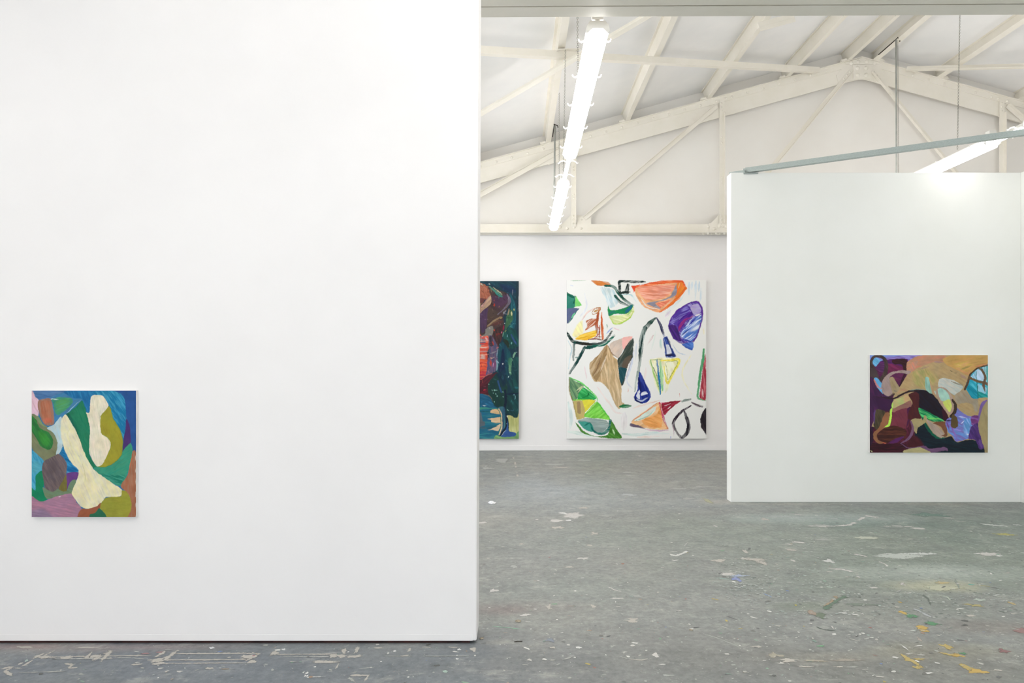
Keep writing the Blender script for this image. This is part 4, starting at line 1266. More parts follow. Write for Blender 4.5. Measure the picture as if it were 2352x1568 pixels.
# white strip, mint and yellow pebble
P([(1088, 440), (1160, 418), (1300, 450), (1425, 535), (1400, 592), (1310, 662), (1200, 592), (1080, 548)], (190, 200, 196), (200, 190, 176), 30, .7)
S([(1260, 462), (1350, 500), (1415, 522)], [8, 20, 24], (132, 130, 116), dry=.4)
P([(888, 425), (912, 402), (942, 420), (965, 520), (985, 640), (900, 582)], (140, 184, 168), (150, 196, 190), 80, .7)
S([(960, 480), (1000, 600), (1050, 700)], 22, (192, 152, 116), dry=.2)
S([(1030, 600), (1040, 650)], 20, (186, 206, 196))
P([(1040, 600), (1080, 545), (1160, 555), (1230, 610), (1300, 720), (1320, 850), (1270, 940), (1210, 920), (1130, 820), (1060, 700)], (178, 152, 134), (166, 140, 124), 60, .5)
P([(1065, 580), (1110, 560), (1170, 590), (1215, 640), (1245, 722), (1142, 745), (1090, 690)], (168, 208, 196), (150, 196, 176), 65)
P([(1142, 752), (1236, 718), (1268, 810), (1242, 898), (1190, 852), (1150, 795)], (206, 216, 112), (180, 206, 90), 60, .6)
# right flank
P([(1310, 660), (1440, 590), (1540, 692), (1660, 708), (1630, 900), (1520, 810), (1380, 800), (1320, 745)], (168, 150, 126), (150, 146, 128), 50, .6)
P([(1500, 430), (1560, 340), (1650, 280), (1760, 232), (1785, 240), (1785, 695), (1640, 702), (1560, 705), (1480, 595), (1450, 560)], (46, 166, 192), (90, 190, 205), 50, .7)
P([(1545, 390), (1640, 290), (1720, 330), (1725, 470), (1560, 425)], (150, 202, 226), (190, 218, 236), 60, .7)
P([(1700, 270), (1760, 240), (1765, 470), (1725, 470)], (170, 210, 226), (60, 160, 160), 80)
P([(1630, 300), (1700, 340), (1722, 440), (1622, 432)], (194, 216, 238), None, 60)
P([(1480, 592), (1505, 500), (1620, 600), (1640, 702), (1560, 705)], (16, 136, 162), (40, 160, 185), 40)
P([(1640, 500), (1720, 540), (1765, 560), (1745, 642), (1640, 602)], (156, 210, 230), (110, 190, 215), 70)
P([(1640, 610), (1780, 660), (1780, 700), (1640, 702)], (20, 140, 140), (60, 180, 180), 30)
S([(1768, 240), (1772, 480), (1770, 680)], 18, (30, 150, 140))
S([(1612, 320), (1625, 500), (1640, 700)], [6, 10, 16], (20, 112, 112))
S([(1452, 580), (1500, 470), (1512, 410), (1550, 345), (1640, 275), (1770, 238)], [28, 34, 36, 20, 20, 24], (78, 58, 46), (110, 84, 60), dry=.05)
S([(1510, 415), (1640, 462), (1785, 508)], [34, 34, 36], (110, 88, 64), dry=.05)
S([(1660, 285), (1700, 310), (1742, 400), (1735, 460), (1715, 520), (1738, 605)], [24, 34, 36, 36, 40, 10], (106, 82, 60), dry=.05)
P([(1360, 800), (1450, 768), (1560, 790), (1600, 890), (1650, 860), (1640, 710), (1700, 695), (1785, 700), (1785, 770), (1700, 850), (1640, 945), (1540, 955), (1440, 922)], (182, 156, 112), (166, 148, 110), 30, .6)
P([(1560, 770), (1620, 720), (1630, 860), (1600, 890)], (156, 150, 134), None, 70, alpha=.8, soft=8)
P([(1335, 830), (1440, 922), (1540, 962), (1650, 958), (1640, 1072), (1540, 1112), (1520, 1262), (1340, 1315), (1280, 1240), (1212, 1172), (1180, 1030), (1310, 920)], (126, 116, 194), (96, 150, 214), 25, .9)
P([(1440, 1000), (1530, 990), (1530, 1100), (1510, 1230), (1440, 1190)], (96, 156, 218), (160, 180, 230), 60, .7, soft=6)
P([(1540, 962), (1655, 948), (1640, 1072), (1550, 1082)], (118, 62, 128), (140, 100, 180), 20)
S([(1360, 960), (1470, 980)], 14, (200, 205, 240)); S([(1290, 1140), (1420, 1170)], 16, (150, 140, 220)); S([(1250, 1080), (1300, 1180), (1350, 1290)], 18, (150, 90, 180), dry=.4)
S([(1400, 1060), (1450, 1020)], 16, (210, 215, 245)); S([(1480, 1210), (1515, 1215)], 18, (215, 230, 250)); S([(1200, 1040), (1230, 1150)], 20, (110, 60, 130))
P([(1540, 1110), (1640, 1055), (1655, 1180), (1705, 1300), (1725, 1400), (1660, 1425), (1600, 1292), (1505, 1272)], (72, 46, 108), (90, 56, 130), 60)
S([(1660, 1290), (1690, 1400)], 40, (104, 70, 140), dry=.2)
S([(1758, 742), (1705, 785), (1665, 920), (1655, 1000), (1650, 1120)], [30, 50, 36, 18, 14], (122, 96, 164), (104, 80, 140), dry=.05)
P([(1785, 770), (1712, 822), (1662, 980), (1642, 1120), (1682, 1270), (1722, 1400), (1735, 1480), (1785, 1480)], (166, 148, 106), (150, 138, 100), 80, .5)
S([(1778, 560), (1780, 1100), (1782, 1470)], 7, (60, 140, 130), alpha=.7)
S([(1280, 725), (1318, 800), (1312, 890), (1255, 965)], [26, 46, 44, 40], (56, 42, 36), (70, 56, 44), dry=0)
P([(1285, 930), (1340, 980), (1357, 1090), (1312, 1128), (1258, 1110), (1252, 1020)], (96, 78, 48), (80, 66, 44), 75, .6)
S([(1195, 1020), (1260, 1020)], 14, (34, 18, 40))
S([(120, 1442), (150, 1462)], 12, (200, 200, 150))
painting('medium_canvas', 'landscape canvas in dark purple and ochre hung low on the right partition', (1997.8, 815.3, 2269, 1039.2), D2, .03, xs, ys, p.rgb, R3, M_OIL)

# ---- dark canvas half hidden behind the near wall
def q2(pts): return [(x * 1.0108, 1486 + y * 1.0108) for x, y in pts]


R4 = (-1800, 45, 838, 3033)
xs = np.concatenate([np.linspace(R4[0], 20, 60, endpoint=False), np.linspace(20, R4[2], 130)]); ys = np.linspace(R4[1], R4[3], 430)
p = Paint(xs, ys, (22, 56, 72), 8.0)
P, S = p.P, p.S
# hidden left side: the same kind of red mass over blue ground
P([(-1700, 300), (-900, 120), (60, 80), (60, 1800), (-500, 1900), (-1500, 1500)], (120, 60, 56), (90, 50, 66), 30)
P([(-1300, 1000), (-300, 900), (60, 1000), (60, 1850), (-700, 1850)], (206, 84, 60), (170, 50, 60), 0)
P([(-1810, 2250), (60, 2200), (60, 3040), (-1810, 3040)], (40, 110, 130), (70, 150, 135), 0)
P([(-1200, 2400), (-300, 2350), (-200, 2700), (-1100, 2750)], (232, 204, 164), (40, 110, 130), 0)
# visible part, top
P([(40, 30), (850, 30), (850, 420), (700, 300), (500, 180), (250, 110), (40, 90)], (24, 58, 78), (30, 78, 90), 25, .7)
P([(470, 110), (700, 130), (800, 250), (660, 260), (540, 200)], (24, 48, 84), (20, 60, 90), 20, soft=4)
P([(790, 60), (850, 60), (850, 1500), (770, 1300), (780, 700)], (26, 52, 66), (20, 66, 80), 90)
P([(660, 280), (720, 350), (790, 560), (780, 800), (740, 1000), (640, 900), (680, 600), (690, 430)], (24, 84, 100), (40, 110, 120), 85, .7)
P([(240, 130), (420, 200), (620, 280), (690, 400), (640, 540), (540, 720), (560, 840), (500, 1150), (440, 1300), (260, 1300), (60, 1080), (60, 600), (200, 500), (320, 380), (290, 240)], (80, 62, 60), (60, 42, 48), 60, .8)
P([(330, 330), (460, 330), (640, 300), (620, 450), (480, 560), (360, 470)], (84, 56, 82), (70, 44, 62), 20, soft=5)
P([(60, 105), (150, 90), (240, 150), (300, 280), (300, 380), (200, 400), (60, 470)], (150, 84, 64), (180, 110, 84), 75, .6)
P([(60, 380), (190, 385), (150, 480), (60, 500)], (110, 62, 62))
for i in range(4):
    S([(85 + i * 30, 130 + i * 6), (110 + i * 40, 200), (105 + i * 36, 270)], 9, (196, 130, 106), dry=.5)
P([(90, 640), (120, 520), (230, 400), (300, 320), (322, 380), (305, 480), (200, 575), (90, 700)], (174, 140, 120), (196, 164, 130), -50, .8)
S([(100, 620), (200, 440), (290, 330)], 16, (178, 128, 122), dry=.4)
P([(70, 480), (115, 480), (95, 700), (70, 680)], (170, 140, 110))
P([(85, 700), (170, 590), (260, 560), (250, 760), (210, 960), (140, 1030), (95, 880)], (86, 60, 90), (64, 48, 74), 85, .8)
P([(260, 560), (430, 620), (480, 680), (360, 760), (250, 830)], (84, 66, 58), (70, 56, 52), 5, .6)
S([(255, 900), (370, 800), (460, 740), (505, 735)], [30, 30, 30, 44], (146, 116, 88), (184, 160, 120), dry=.3)
S([(300, 880), (430, 800), (490, 790)], 22, (110, 76, 62), dry=.3)
S([(500, 740), (508, 748)], 14, (220, 205, 90))
S([(130, 570), (145, 572)], 14, (226, 200, 110))
P([(205, 960), (260, 920), (335, 900), (365, 985), (330, 1075), (230, 1085), (110, 1110), (200, 1030)], (138, 134, 128), (120, 118, 112), -30, .6)
S([(370, 520), (380, 470)], 26, (186, 60, 44)); S([(375, 400), (370, 430)], 18, (140, 52, 44)); S([(468, 540), (470, 520)], 16, (160, 110, 84))
S([(340, 880), (480, 830), (520, 800)], 50, (104, 54, 48), alpha=.7, dry=.4)
P([(370, 950), (500, 900), (560, 880), (520, 1130), (440, 1290), (330, 1230), (330, 1080)], (56, 42, 44), (86, 50, 48), 80, .7)
S([(540, 980), (560, 880)], 26, (150, 44, 68)); S([(505, 1030), (515, 1000)], 18, (226, 120, 150)); S([(465, 1050), (470, 1030)], 20, (206, 60, 50)); S([(425, 1080), (430, 1040)], 18, (170, 60, 50))
S([(370, 980), (385, 960)], 24, (200, 74, 48))
S([(440, 680), (540, 590), (640, 480), (655, 380)], [14, 22, 40, 50], (124, 116, 132), (90, 80, 96), dry=.3)
S([(540, 670), (600, 590)], 18, (150, 150, 160)); S([(545, 632), (552, 626)], 14, (236, 240, 240))
S([(620, 300), (670, 400), (668, 470)], 34, (120, 110, 128), dry=.3)
# light strokes on the crown
S([(280, 150), (360, 210), (430, 260), (530, 330)], [24, 34, 40, 14], (60, 130, 116), (120, 180, 150), dry=.4)
S([(350, 160), (450, 240), (520, 300)], 12, (216, 208, 168), dry=.3)
S([(390, 255), (450, 310), (530, 345)], 20, (30, 150, 140), dry=.2)
S([(110, 95), (170, 130)], 18, (180, 200, 176), dry=.4); S([(265, 95), (290, 108)], 14, (230, 240, 240))
S([(310, 190), (330, 260)], 20, (150, 140, 100), dry=.5)
S([(720, 210), (715, 310)], 16, (110, 120, 140), dry=.3)
# green flank
P([(600, 720), (660, 600), (720, 600), (730, 760), (680, 860), (600, 960), (560, 1040), (590, 860)], (66, 108, 76), (40, 84, 66), 80, .8)
S([(700, 630), (708, 700)], 28, (226, 220, 168), dry=.2); S([(745, 570), (755, 610)], 18, (200, 214, 130)); S([(630, 690), (655, 560)], 26, (170, 150, 120), dry=.4)
S([(620, 740), (700, 740)], 22, (40, 90, 60)); S([(585, 1040), (600, 970)], 20, (190, 190, 110), dry=.2); S([(535, 1090), (550, 1010)], 16, (120, 170, 150))
S([(660, 930), (720, 860)], 16, (60, 140, 130), dry=.4); S([(565, 855), (575, 850)], 12, (220, 230, 225)); S([(740, 850), (745, 860)], 10, (80, 160, 180))
P([(560, 1050), (660, 920), (790, 1000), (838, 1260), (700, 1330), (560, 1180)], (20, 70, 72), (30, 90, 80), 70, .7)
S([(690, 1060), (760, 1180), (800, 1250)], 30, (50, 80, 130), dry=.4); S([(620, 1110), (630, 1060)], 16, (120, 170, 190)); S([(700, 1240), (712, 1200)], 26, (120, 180, 165), dry=.3); S([(650, 1275), (655, 1260)], 14, (210, 235, 220))
P([(540, 1140), (640, 1180), (660, 1320), (560, 1260)], (36, 52, 40), (20, 60, 50), 50)
S([(735, 1490), (760, 1420), (775, 1400)], [20, 34, 14], (130, 180, 150), dry=.35); S([(800, 1395), (805, 1400)], 12, (190, 220, 220))
# dark bottle shape
P([(450, 1310), (520, 1200), (580, 1240), (680, 1400), (710, 1560), (690, 1800), (640, 1930), (520, 1950), (420, 1750), (430, 1500)], (20, 64, 84), (24, 84, 88), 85, .7)
P([(510, 1360), (560, 1340), (570, 1600), (580, 1800), (480, 1800), (440, 1700), (500, 1560)], (18, 44, 74), (16, 36, 70), 88)
P(q2([(640, 30), (700, 20), (700, 300), (660, 330), (640, 200)]), (60, 118, 92), (110, 160, 120), 88, .7, soft=4)
S(q2([(655, 170), (665, 300)]), [34, 24], (116, 160, 124), dry=.3); S(q2([(710, 40), (708, 90)]), 12, (230, 240, 220)); S(q2([(663, 280), (668, 300)]), 18, (170, 220, 200))
S(q2([(525, 115), (528, 132)]), 20, (240, 248, 250))
P(q2([(700, 60), (840, 20), (840, 660), (720, 650), (640, 460), (690, 320)]), (22, 64, 72), (30, 86, 84), 75, .7)
S(q2([(610, 560), (590, 480)]), 30, (34, 74, 120), dry=.3); S(q2([(630, 380), (640, 350)]), 14, (190, 230, 220)); S(q2([(760, 560), (820, 580)]), 34, (36, 106, 116), dry=.3)
# red field with bands
P([(60, 1080), (150, 1090), (260, 1090), (275, 1280), (240, 1420), (260, 1550), (230, 1800), (150, 1900), (60, 1940)], (220, 86, 62), (226, 120, 96), 0, .7)
P([(70, 1110), (150, 1090), (215, 1180), (180, 1250), (75, 1250)], (120, 96, 112), (150, 130, 136), -10, .6)
P([(80, 1140), (130, 1100), (140, 1180)], (150, 148, 146))
S([(75, 1290), (110, 1260)], 40, (110, 170, 160), dry=.2); S([(80, 1240), (190, 1200)], 12, (140, 50, 100))
for y, c, wd in ((1120, (226, 70, 56), 26), (1180, (240, 190, 176), 14), (1230, (222, 60, 44), 20), (1300, (246, 200, 184), 22), (1345, (200, 70, 66), 24), (1380, (190, 150, 150), 26), (1440, (236, 150, 130), 22)):
    S([(75, y + 4), (180, y), (270, y - 6)], wd, c, dry=.35)
S([(205, 1120), (255, 1175)], 26, (216, 190, 190), dry=.3); S([(140, 1098), (160, 1100)], 18, (246, 170, 160))
P([(105, 1500), (140, 1440), (190, 1460), (195, 1530), (130, 1545)], (204, 176, 168), (214, 150, 136), 0, .4, soft=4)
for y, c, wd in ((60, (238, 104, 66), 40), (120, (206, 60, 56), 12), (150, (240, 112, 72), 30), (215, (232, 90, 62), 44), (290, (210, 64, 72), 40), (340, (190, 52, 76), 34), (400, (176, 50, 76), 30)):
    S(q2([(74, y), (150, y - 8), (236, y + 2)]), wd, c, dry=.25)
S(q2([(80, 145), (110, 115), (140, 185)]), 10, (170, 40, 52)); S(q2([(75, 250), (130, 285), (170, 260)]), 10, (186, 50, 60))
# violet stems
P([(270, 1090), (330, 1080), (440, 1290), (440, 1480), (410, 1740), (330, 1780), (230, 1820), (260, 1600), (280, 1400), (265, 1250)], (84, 84, 116), (120, 90, 110), 85, .8)
P([(280, 1100), (330, 1100), (360, 1250), (320, 1290), (280, 1250)], (54, 48, 62), (90, 60, 60), 80)
S([(330, 1190), (360, 1260)], 24, (196, 66, 56), dry=.3); S([(420, 1320), (450, 1300)], 24, (190, 110, 110), dry=.3)
S([(300, 1420), (420, 1380)], 22, (146, 140, 150), dry=.4); S([(300, 1500), (330, 1510)], 24, (200, 150, 130), dry=.3)
S(q2([(260, 40), (250, 200), (215, 330)]), [40, 34, 24], (92, 88, 130), (70, 70, 110), dry=.2)
S(q2([(330, 60), (290, 180), (240, 260)]), 16, (76, 70, 112)); S(q2([(300, 60), (310, 180)]), 40, (200, 76, 66), dry=.4)
S(q2([(390, 60), (350, 230)]), 50, (124, 74, 112), dry=.3); S(q2([(355, 110), (345, 180)]), 12, (214, 150, 190))
S([(440, 1330), (425, 1500)], 16, (130, 170, 180), dry=.3); S(q2([(410, 60), (425, 200), (412, 250)]), [24, 26, 10], (140, 180, 190), dry=.3)
S(q2([(240, 20), (250, 70)]), 12, (90, 50, 60)); S([(215, 1380), (250, 1430), (240, 1540)], 12, (80, 46, 60))
# maroon ground
P(q2([(65, 440), (140, 410), (250, 350), (400, 290), (440, 300), (330, 390), (260, 500), (265, 640), (290, 730), (170, 690), (65, 700)]), (76, 34, 46), (100, 36, 50), -40, .7)
S(q2([(150, 400), (220, 350), (330, 300)]), [10, 18, 14], (180, 100, 100), dry=.3); S(q2([(170, 620), (195, 600)]), 20, (206, 50, 70)); S(q2([(110, 660), (230, 650)]), 40, (110, 30, 46), dry=.4)
P(q2([(330, 390), (440, 290), (560, 330), (620, 480), (600, 900), (580, 1020), (440, 960), (370, 900), (290, 760), (245, 600), (265, 480)]), (26, 66, 58), (22, 50, 58), 75, .7)
P(q2([(400, 330), (560, 250), (600, 480), (540, 560), (470, 420)]), (20, 52, 72), None, 80, soft=6)
S(q2([(435, 450), (480, 580), (510, 660)]), [30, 36, 20], (48, 86, 138), dry=.2)
for x, y in ((265, 510), (335, 620), (355, 680), (375, 620), (400, 690), (425, 730), (530, 650), (535, 750), (370, 840), (635, 985)):
    S(q2([(x - 5, y - 12), (x + 6, y + 10)]), 11, (150, 205, 190))
S(q2([(520, 400), (520, 330)]), 12, (40, 100, 100)); S(q2([(480, 420), (490, 370)]), 14, (18, 34, 60))
P(q2([(600, 690), (830, 660), (835, 1010), (790, 1125), (740, 1130), (680, 1080), (600, 1060), (575, 900)]), (22, 62, 66), (20, 80, 80), 60, .5)
S(q2([(560, 700), (700, 690), (830, 680)]), 34, (18, 40, 62), dry=.1)
S(q2([(575, 620), (580, 860), (575, 1000)]), [40, 44, 30], (16, 34, 56), dry=.05)
S(q2([(720, 720), (745, 700), (765, 760), (745, 790)]), 16, (110, 160, 170), dry=.4); S(q2([(610, 980), (640, 1000)]), 10, (160, 215, 200))
S(q2([(660, 990), (720, 1000), (730, 970)]), 14, (40, 90, 110))
# lower left blue, teal and peach
P(q2([(60, 700), (170, 690), (290, 760), (370, 900), (430, 960), (60, 970)]), (28, 92, 130), (40, 110, 140), 25, .7)
S(q2([(150, 910), (225, 908)]), 10, (190, 200, 215)); S(q2([(170, 690), (290, 740), (340, 830)]), 14, (120, 110, 100), dry=.3)
P(q2([(60, 945), (420, 960), (430, 1000), (60, 1040)]), (72, 158, 138), (50, 140, 130), 0, .6)
P(q2([(60, 1010), (480, 1000), (500, 1440), (60, 1400)]), (36, 116, 138), (26, 96, 128), 0, .7)
P(q2([(290, 1045), (320, 990), (440, 985), (475, 1075), (400, 1060)]), (242, 206, 158), (238, 190, 150), 10)
P(q2([(245, 1155), (350, 1145), (490, 1130), (490, 1240), (320, 1222), (310, 1180)]), (242, 206, 162), (238, 220, 190), 0, .5)
P(q2([(240, 1365), (340, 1340), (480, 1250), (492, 1300), (430, 1400), (380, 1380)]), (240, 216, 184), (236, 200, 160), -20, .5)
S(q2([(140, 1070), (300, 1090), (485, 1080)]), [60, 54, 20], (32, 112, 146), (70, 150, 140), dry=.2); S(q2([(200, 1240), (330, 1250), (485, 1240)]), [70, 60, 14], (34, 118, 146), (70, 150, 140), dry=.2)
S(q2([(80, 1020), (300, 1022)]), 14, (24, 90, 100)); S(q2([(230, 1340), (420, 1300)]), 24, (36, 90, 110), dry=.3)
P(q2([(65, 1040), (120, 1040), (140, 1130), (150, 1200), (190, 1210), (200, 1280), (120, 1300), (65, 1330)]), (98, 112, 122), (84, 104, 120), 10, .6)
S(q2([(80, 1330), (230, 1330)]), 44, (70, 110, 130), dry=.4)
P(q2([(60, 1380), (240, 1360), (440, 1390), (440, 1470), (400, 1540), (60, 1540)]), (36, 112, 146), (60, 150, 150), 0, .8)
P(q2([(830, 1030), (800, 1130), (740, 1135), (690, 1100), (610, 1090), (640, 1200), (660, 1420), (840, 1480), (840, 1030)]), (200, 202, 128), (206, 206, 150), 85, .6)
P(q2([(400, 1460), (520, 1490), (700, 1490), (780, 1430), (840, 1380), (840, 1545), (390, 1545)]), (124, 176, 112), (150, 196, 120), 20, .6)
P(q2([(440, 950), (560, 940), (580, 1100), (570, 1300), (500, 1440), (450, 1480), (500, 1300), (500, 1120)]), (56, 100, 128), (80, 150, 140), 85, .6)
S(q2([(430, 960), (490, 1060), (500, 1250), (480, 1370), (440, 1460)]), 22, (70, 140, 110), dry=.1)
S(q2([(455, 970), (500, 1060), (510, 1200), (505, 1340), (460, 1450)]), [14, 20, 16, 22, 16], (244, 214, 172), dry=.05)
S(q2([(590, 1070), (600, 1200), (590, 1300), (510, 1420), (470, 1480)]), [16, 22, 24, 24, 12], (16, 30, 52), dry=0)
P(q2([(620, 1180), (640, 1380), (760, 1410), (778, 1450), (740, 1490), (600, 1500), (490, 1485), (560, 1400), (600, 1320)]), (58, 98, 166), (44, 84, 150), 20, .5)
S(q2([(605, 1100), (620, 1130)]), 16, (250, 245, 230)); S(q2([(600, 1240), (602, 1252)]), 12, (170, 200, 230)); S(q2([(590, 1370), (500, 1470)]), 10, (200, 215, 230), dry=.3)
S([(833, 320), (838, 440), (830, 620)], 9, (200, 200, 205), dry=.3)
rd = random.Random(5)
for i in range(190):
    x, y = rd.uniform(80, 830), rd.uniform(60, 2480)
    jx, jy = int(np.searchsorted(xs, x)), int(np.searchsorted(ys, y))
    c0 = p.rgb[min(jy, len(ys) - 1), min(jx, len(xs) - 1)]
    k = rd.choice([.45, .6, 1.5, 1.9, 2.4])
    c = np.clip(c0 * k + (.01 if k > 1 else 0), 0, .8)
    c = np.where(c <= .0031308, c * 12.92, 1.055 * c ** (1 / 2.4) - .055) * 255
    an = rd.gauss(1.2, .5) if x > 400 else rd.gauss(.3, .6)
    l = rd.uniform(20, 75)
    S([(x, y), (x + l * .5 * math.cos(an) + rd.uniform(-8, 8), y + l * .5 * math.sin(an)), (x + l * math.cos(an), y + l * math.sin(an))], rd.uniform(6, 20), tuple(c), alpha=.7, dry=.6)
# the face is 320 px wide like its neighbour, its left part is hidden
painting('dark_canvas', 'tall dark canvas of reds and deep greens cut off by the near wall', (1191.5 - 319.6, 645.3, 1191.5, 1007.3), D3 - .002, .045, xs, ys, p.rgb * .80, R4, M_OIL,
         paint_mat('dark_canvas_edge', (44, 52, 58), (34, 40, 46), 8, .7, 0))

# ================================================================ FLOOR PAINT MARKS
fv, ff, fc = [], [], []
ZM = [.0012]


def mark_poly(pts, col):
    # worn blot: full in the middle, thinning to nothing at the rim
    ZM[0] += 2e-7
    if area2(pts) < 0: pts = pts[::-1]
    b = len(fv)
    n = len(pts)
    cx = sum(p_[0] for p_ in pts) / n; cy = sum(p_[1] for p_ in pts) / n
    rings = ((1.32, 0.0), (.72, .8))
    for k_, a_ in rings:
        for x, y in pts: fv.append((cx + (x - cx) * k_, cy + (y - cy) * k_, ZM[0])); fc.append((*lin(col), a_))
    fv.append((cx, cy, ZM[0])); fc.append((*lin(col), 1.0))
    for i in range(n):
        j = (i + 1) % n
        ff.append((b + i, b + j, b + n + j, b + n + i))
        ff.append((b + n + i, b + n + j, b + 2 * n))


def strip(sec, col):
    # worn stroke: sections of (left rim, middle, right rim)
    ZM[0] += 2e-7
    b = len(fv)
    for i, (l, m_, r_) in enumerate(sec):
        e = .25 if i in (0, len(sec) - 1) else 1.0
        for q, a_ in ((l, 0.0), (m_, e), (r_, 0.0)): fv.append((q[0], q[1], ZM[0])); fc.append((*lin(col), a_))
    for i in range(len(sec) - 1):
        for k_ in (0, 1):
            ff.append((b + i * 3 + k_, b + i * 3 + k_ + 1, b + i * 3 + 4 + k_, b + i * 3 + 3 + k_))


def area2(pts):
    return sum(pts[i - 1][0] * pts[i][1] - pts[i][0] * pts[i - 1][1] for i in range(len(pts)))


def hidden(x, y):
    return (y > D2 - .01 and x > PX0 - .02) or y > D3 - .02 or (y > D1 - .004 and x < X_E + .02) and (y < 4.2 or x < -.5)


def blob(px, py, wpx, hpx, col, n=12, jag=.35, rot=0.0):
    """paint blot centred on a picture position, given width and height as they appear there"""
    x, y = floor_at(px, py)
    s = y / F_PX
    rx = wpx / 2 * s
    y2 = floor_at(px, py - hpx / 2)[1]; y1 = floor_at(px, py + hpx / 2)[1]
    ry = (y2 - y1) / 2
    if hidden(x, y): return
    pts = []
    for i in range(n):
        a = 2 * math.pi * i / n
        k = 1 + random.uniform(-jag, jag)
        ex, ey = math.cos(a) * rx * k, math.sin(a) * ry * k
        pts.append((x + ex * math.cos(rot) - ey * math.sin(rot), y + ex * math.sin(rot) + ey * math.cos(rot)))
    mark_poly(pts, col)


def line(pxs, wpx, col, jag=.3, brk=0.0):
    """paint stroke through picture positions, wpx wide across as it appears vertically"""
    P_ = [floor_at(*q) for q in pxs]
    seg = []
    for i in range(len(P_) - 1):
        a, b = Vector(P_[i]), Vector(P_[i + 1])
        n = max(3, int((b - a).length / .035))
        for j in range(n): seg.append(a + (b - a) * j / n)
    seg.append(Vector(P_[-1]))
    w0 = []
    for i, c in enumerate(seg):
        s = c.y / F_PX
        w0.append(wpx * s * (c.y / EYE) ** .5 * .5 * (1 + random.uniform(-jag, jag)))
    w0[0] *= .4; w0[-1] *= .4
    run = []
    for i in range(len(seg)):
        t = seg[min(i + 1, len(seg) - 1)] - seg[max(i - 1, 0)]
        nrm = Vector((t.y, -t.x)).normalized()
        c = seg[i]
        if hidden(c.x, c.y) or random.random() < brk * .6:
            if len(run) > 1: strip(run, col)
            run = []
            continue
        w_ = w0[i] * 1.75
        run.append((tuple(c - nrm * w_), tuple(c), tuple(c + nrm * w_)))
    if len(run) > 1: strip(run, col)


PW, PB, PG = (206, 204, 200), (192, 188, 180), (178, 180, 176)
# along the foot of the near wall
line([(90, 1510), (200, 1507), (350, 1505)], 4, PB); line([(108, 1513), (340, 1512)], 3, PG, brk=.15)
line([(400, 1501), (600, 1500)], 4, PB); line([(368, 1516), (580, 1514)], 3.5, PB); line([(352, 1524), (575, 1522)], 3, PB); line([(200, 1513), (370, 1508)], 3, PG, brk=.1)
line([(628, 1503), (775, 1502)], 3.5, PB); line([(640, 1507), (765, 1508)], 3, PG, brk=.1)
line([(0, 1536), (30, 1532), (12, 1540), (28, 1553)], 6, PB); line([(38, 1545), (160, 1541)], 3, PG); line([(48, 1532), (78, 1514)], 4, PB); line([(30, 1534), (55, 1535)], 3, PB)
line([(148, 1523), (165, 1527), (160, 1534), (180, 1533)], 5, PB)
for a, b in (((196, 1516), (211, 1496)), ((214, 1519), (232, 1502)), ((232, 1520), (256, 1491)), ((90, 1512), (126, 1493)), ((75, 1514), (104, 1498)), ((372, 1520), (412, 1490)), ((352, 1512), (384, 1492)), ((560, 1520), (602, 1498)), ((618, 1508), (640, 1490))):
    line([a, b], 7, PB, .5)
for q in ((100, 1509, 26, 7), (155, 1510, 26, 8), (220, 1507, 30, 8), (362, 1516, 34, 10), (365, 1524, 30, 6), (575, 1508, 34, 12), (580, 1520, 22, 8), (630, 1500, 22, 10), (766, 1506, 18, 9), (750, 1520, 60, 5), (310, 1526, 26, 4), (480, 1535, 18, 5), (60, 1486, 40, 4), (200, 1487, 60, 3)):
    blob(*q, PB)
blob(384, 1541, 12, 3, PW); blob(412, 1542, 14, 4, PW); blob(486, 1488, 12, 5, (225, 226, 228)); blob(652, 1491, 10, 4, (220, 222, 222)); blob(636, 1493, 16, 4, (214, 214, 210))
blob(518, 1536, 20, 3, (156, 146, 132)); blob(333, 1501, 22, 4, (162, 132, 134)); blob(365, 1498, 16, 4, (166, 138, 140)); blob(582, 1506, 8, 3, (172, 128, 132))
line([(795, 1551), (846, 1551), (836, 1566)], 5, PB); line([(797, 1553), (818, 1568)], 7, PG); line([(820, 1536), (870, 1531)], 3, PG); blob(740, 1520, 62, 5, PB)
for q in ((704, 1546, 7, 6), (701, 1552, 5, 5), (712, 1555, 10, 4), (697, 1544, 4, 4), (706, 1552, 5, 4)): blob(*q, (228, 228, 226))
line([(705, 1555), (750, 1554)], 2.4, (216, 216, 214), brk=.2)
blob(775, 1530, 4, 12, PB); blob(1022, 1542, 14, 6, (176, 196, 186)); blob(870, 1488, 30, 3, PB)
line([(810, 1506), (930, 1507), (1085, 1506)], 2.4, PG, brk=.25); line([(960, 1486), (1075, 1487)], 3, PB, brk=.2)
for q in ((790, 1496, 14, 10), (820, 1493, 10, 14), (785, 1506, 24, 8), (815, 1508, 26, 8), (940, 1493, 6, 8), (1088, 1491, 16, 12), (930, 1506, 24, 4)): blob(*q, PB, jag=.5)
for q in ((907, 1495, 8, 3), (1055, 1492, 9, 4), (1050, 1505, 5, 2), (1050, 1513, 6, 3), (875, 1519, 5, 3), (800, 1497, 6, 3)): blob(*q, (230, 230, 228))
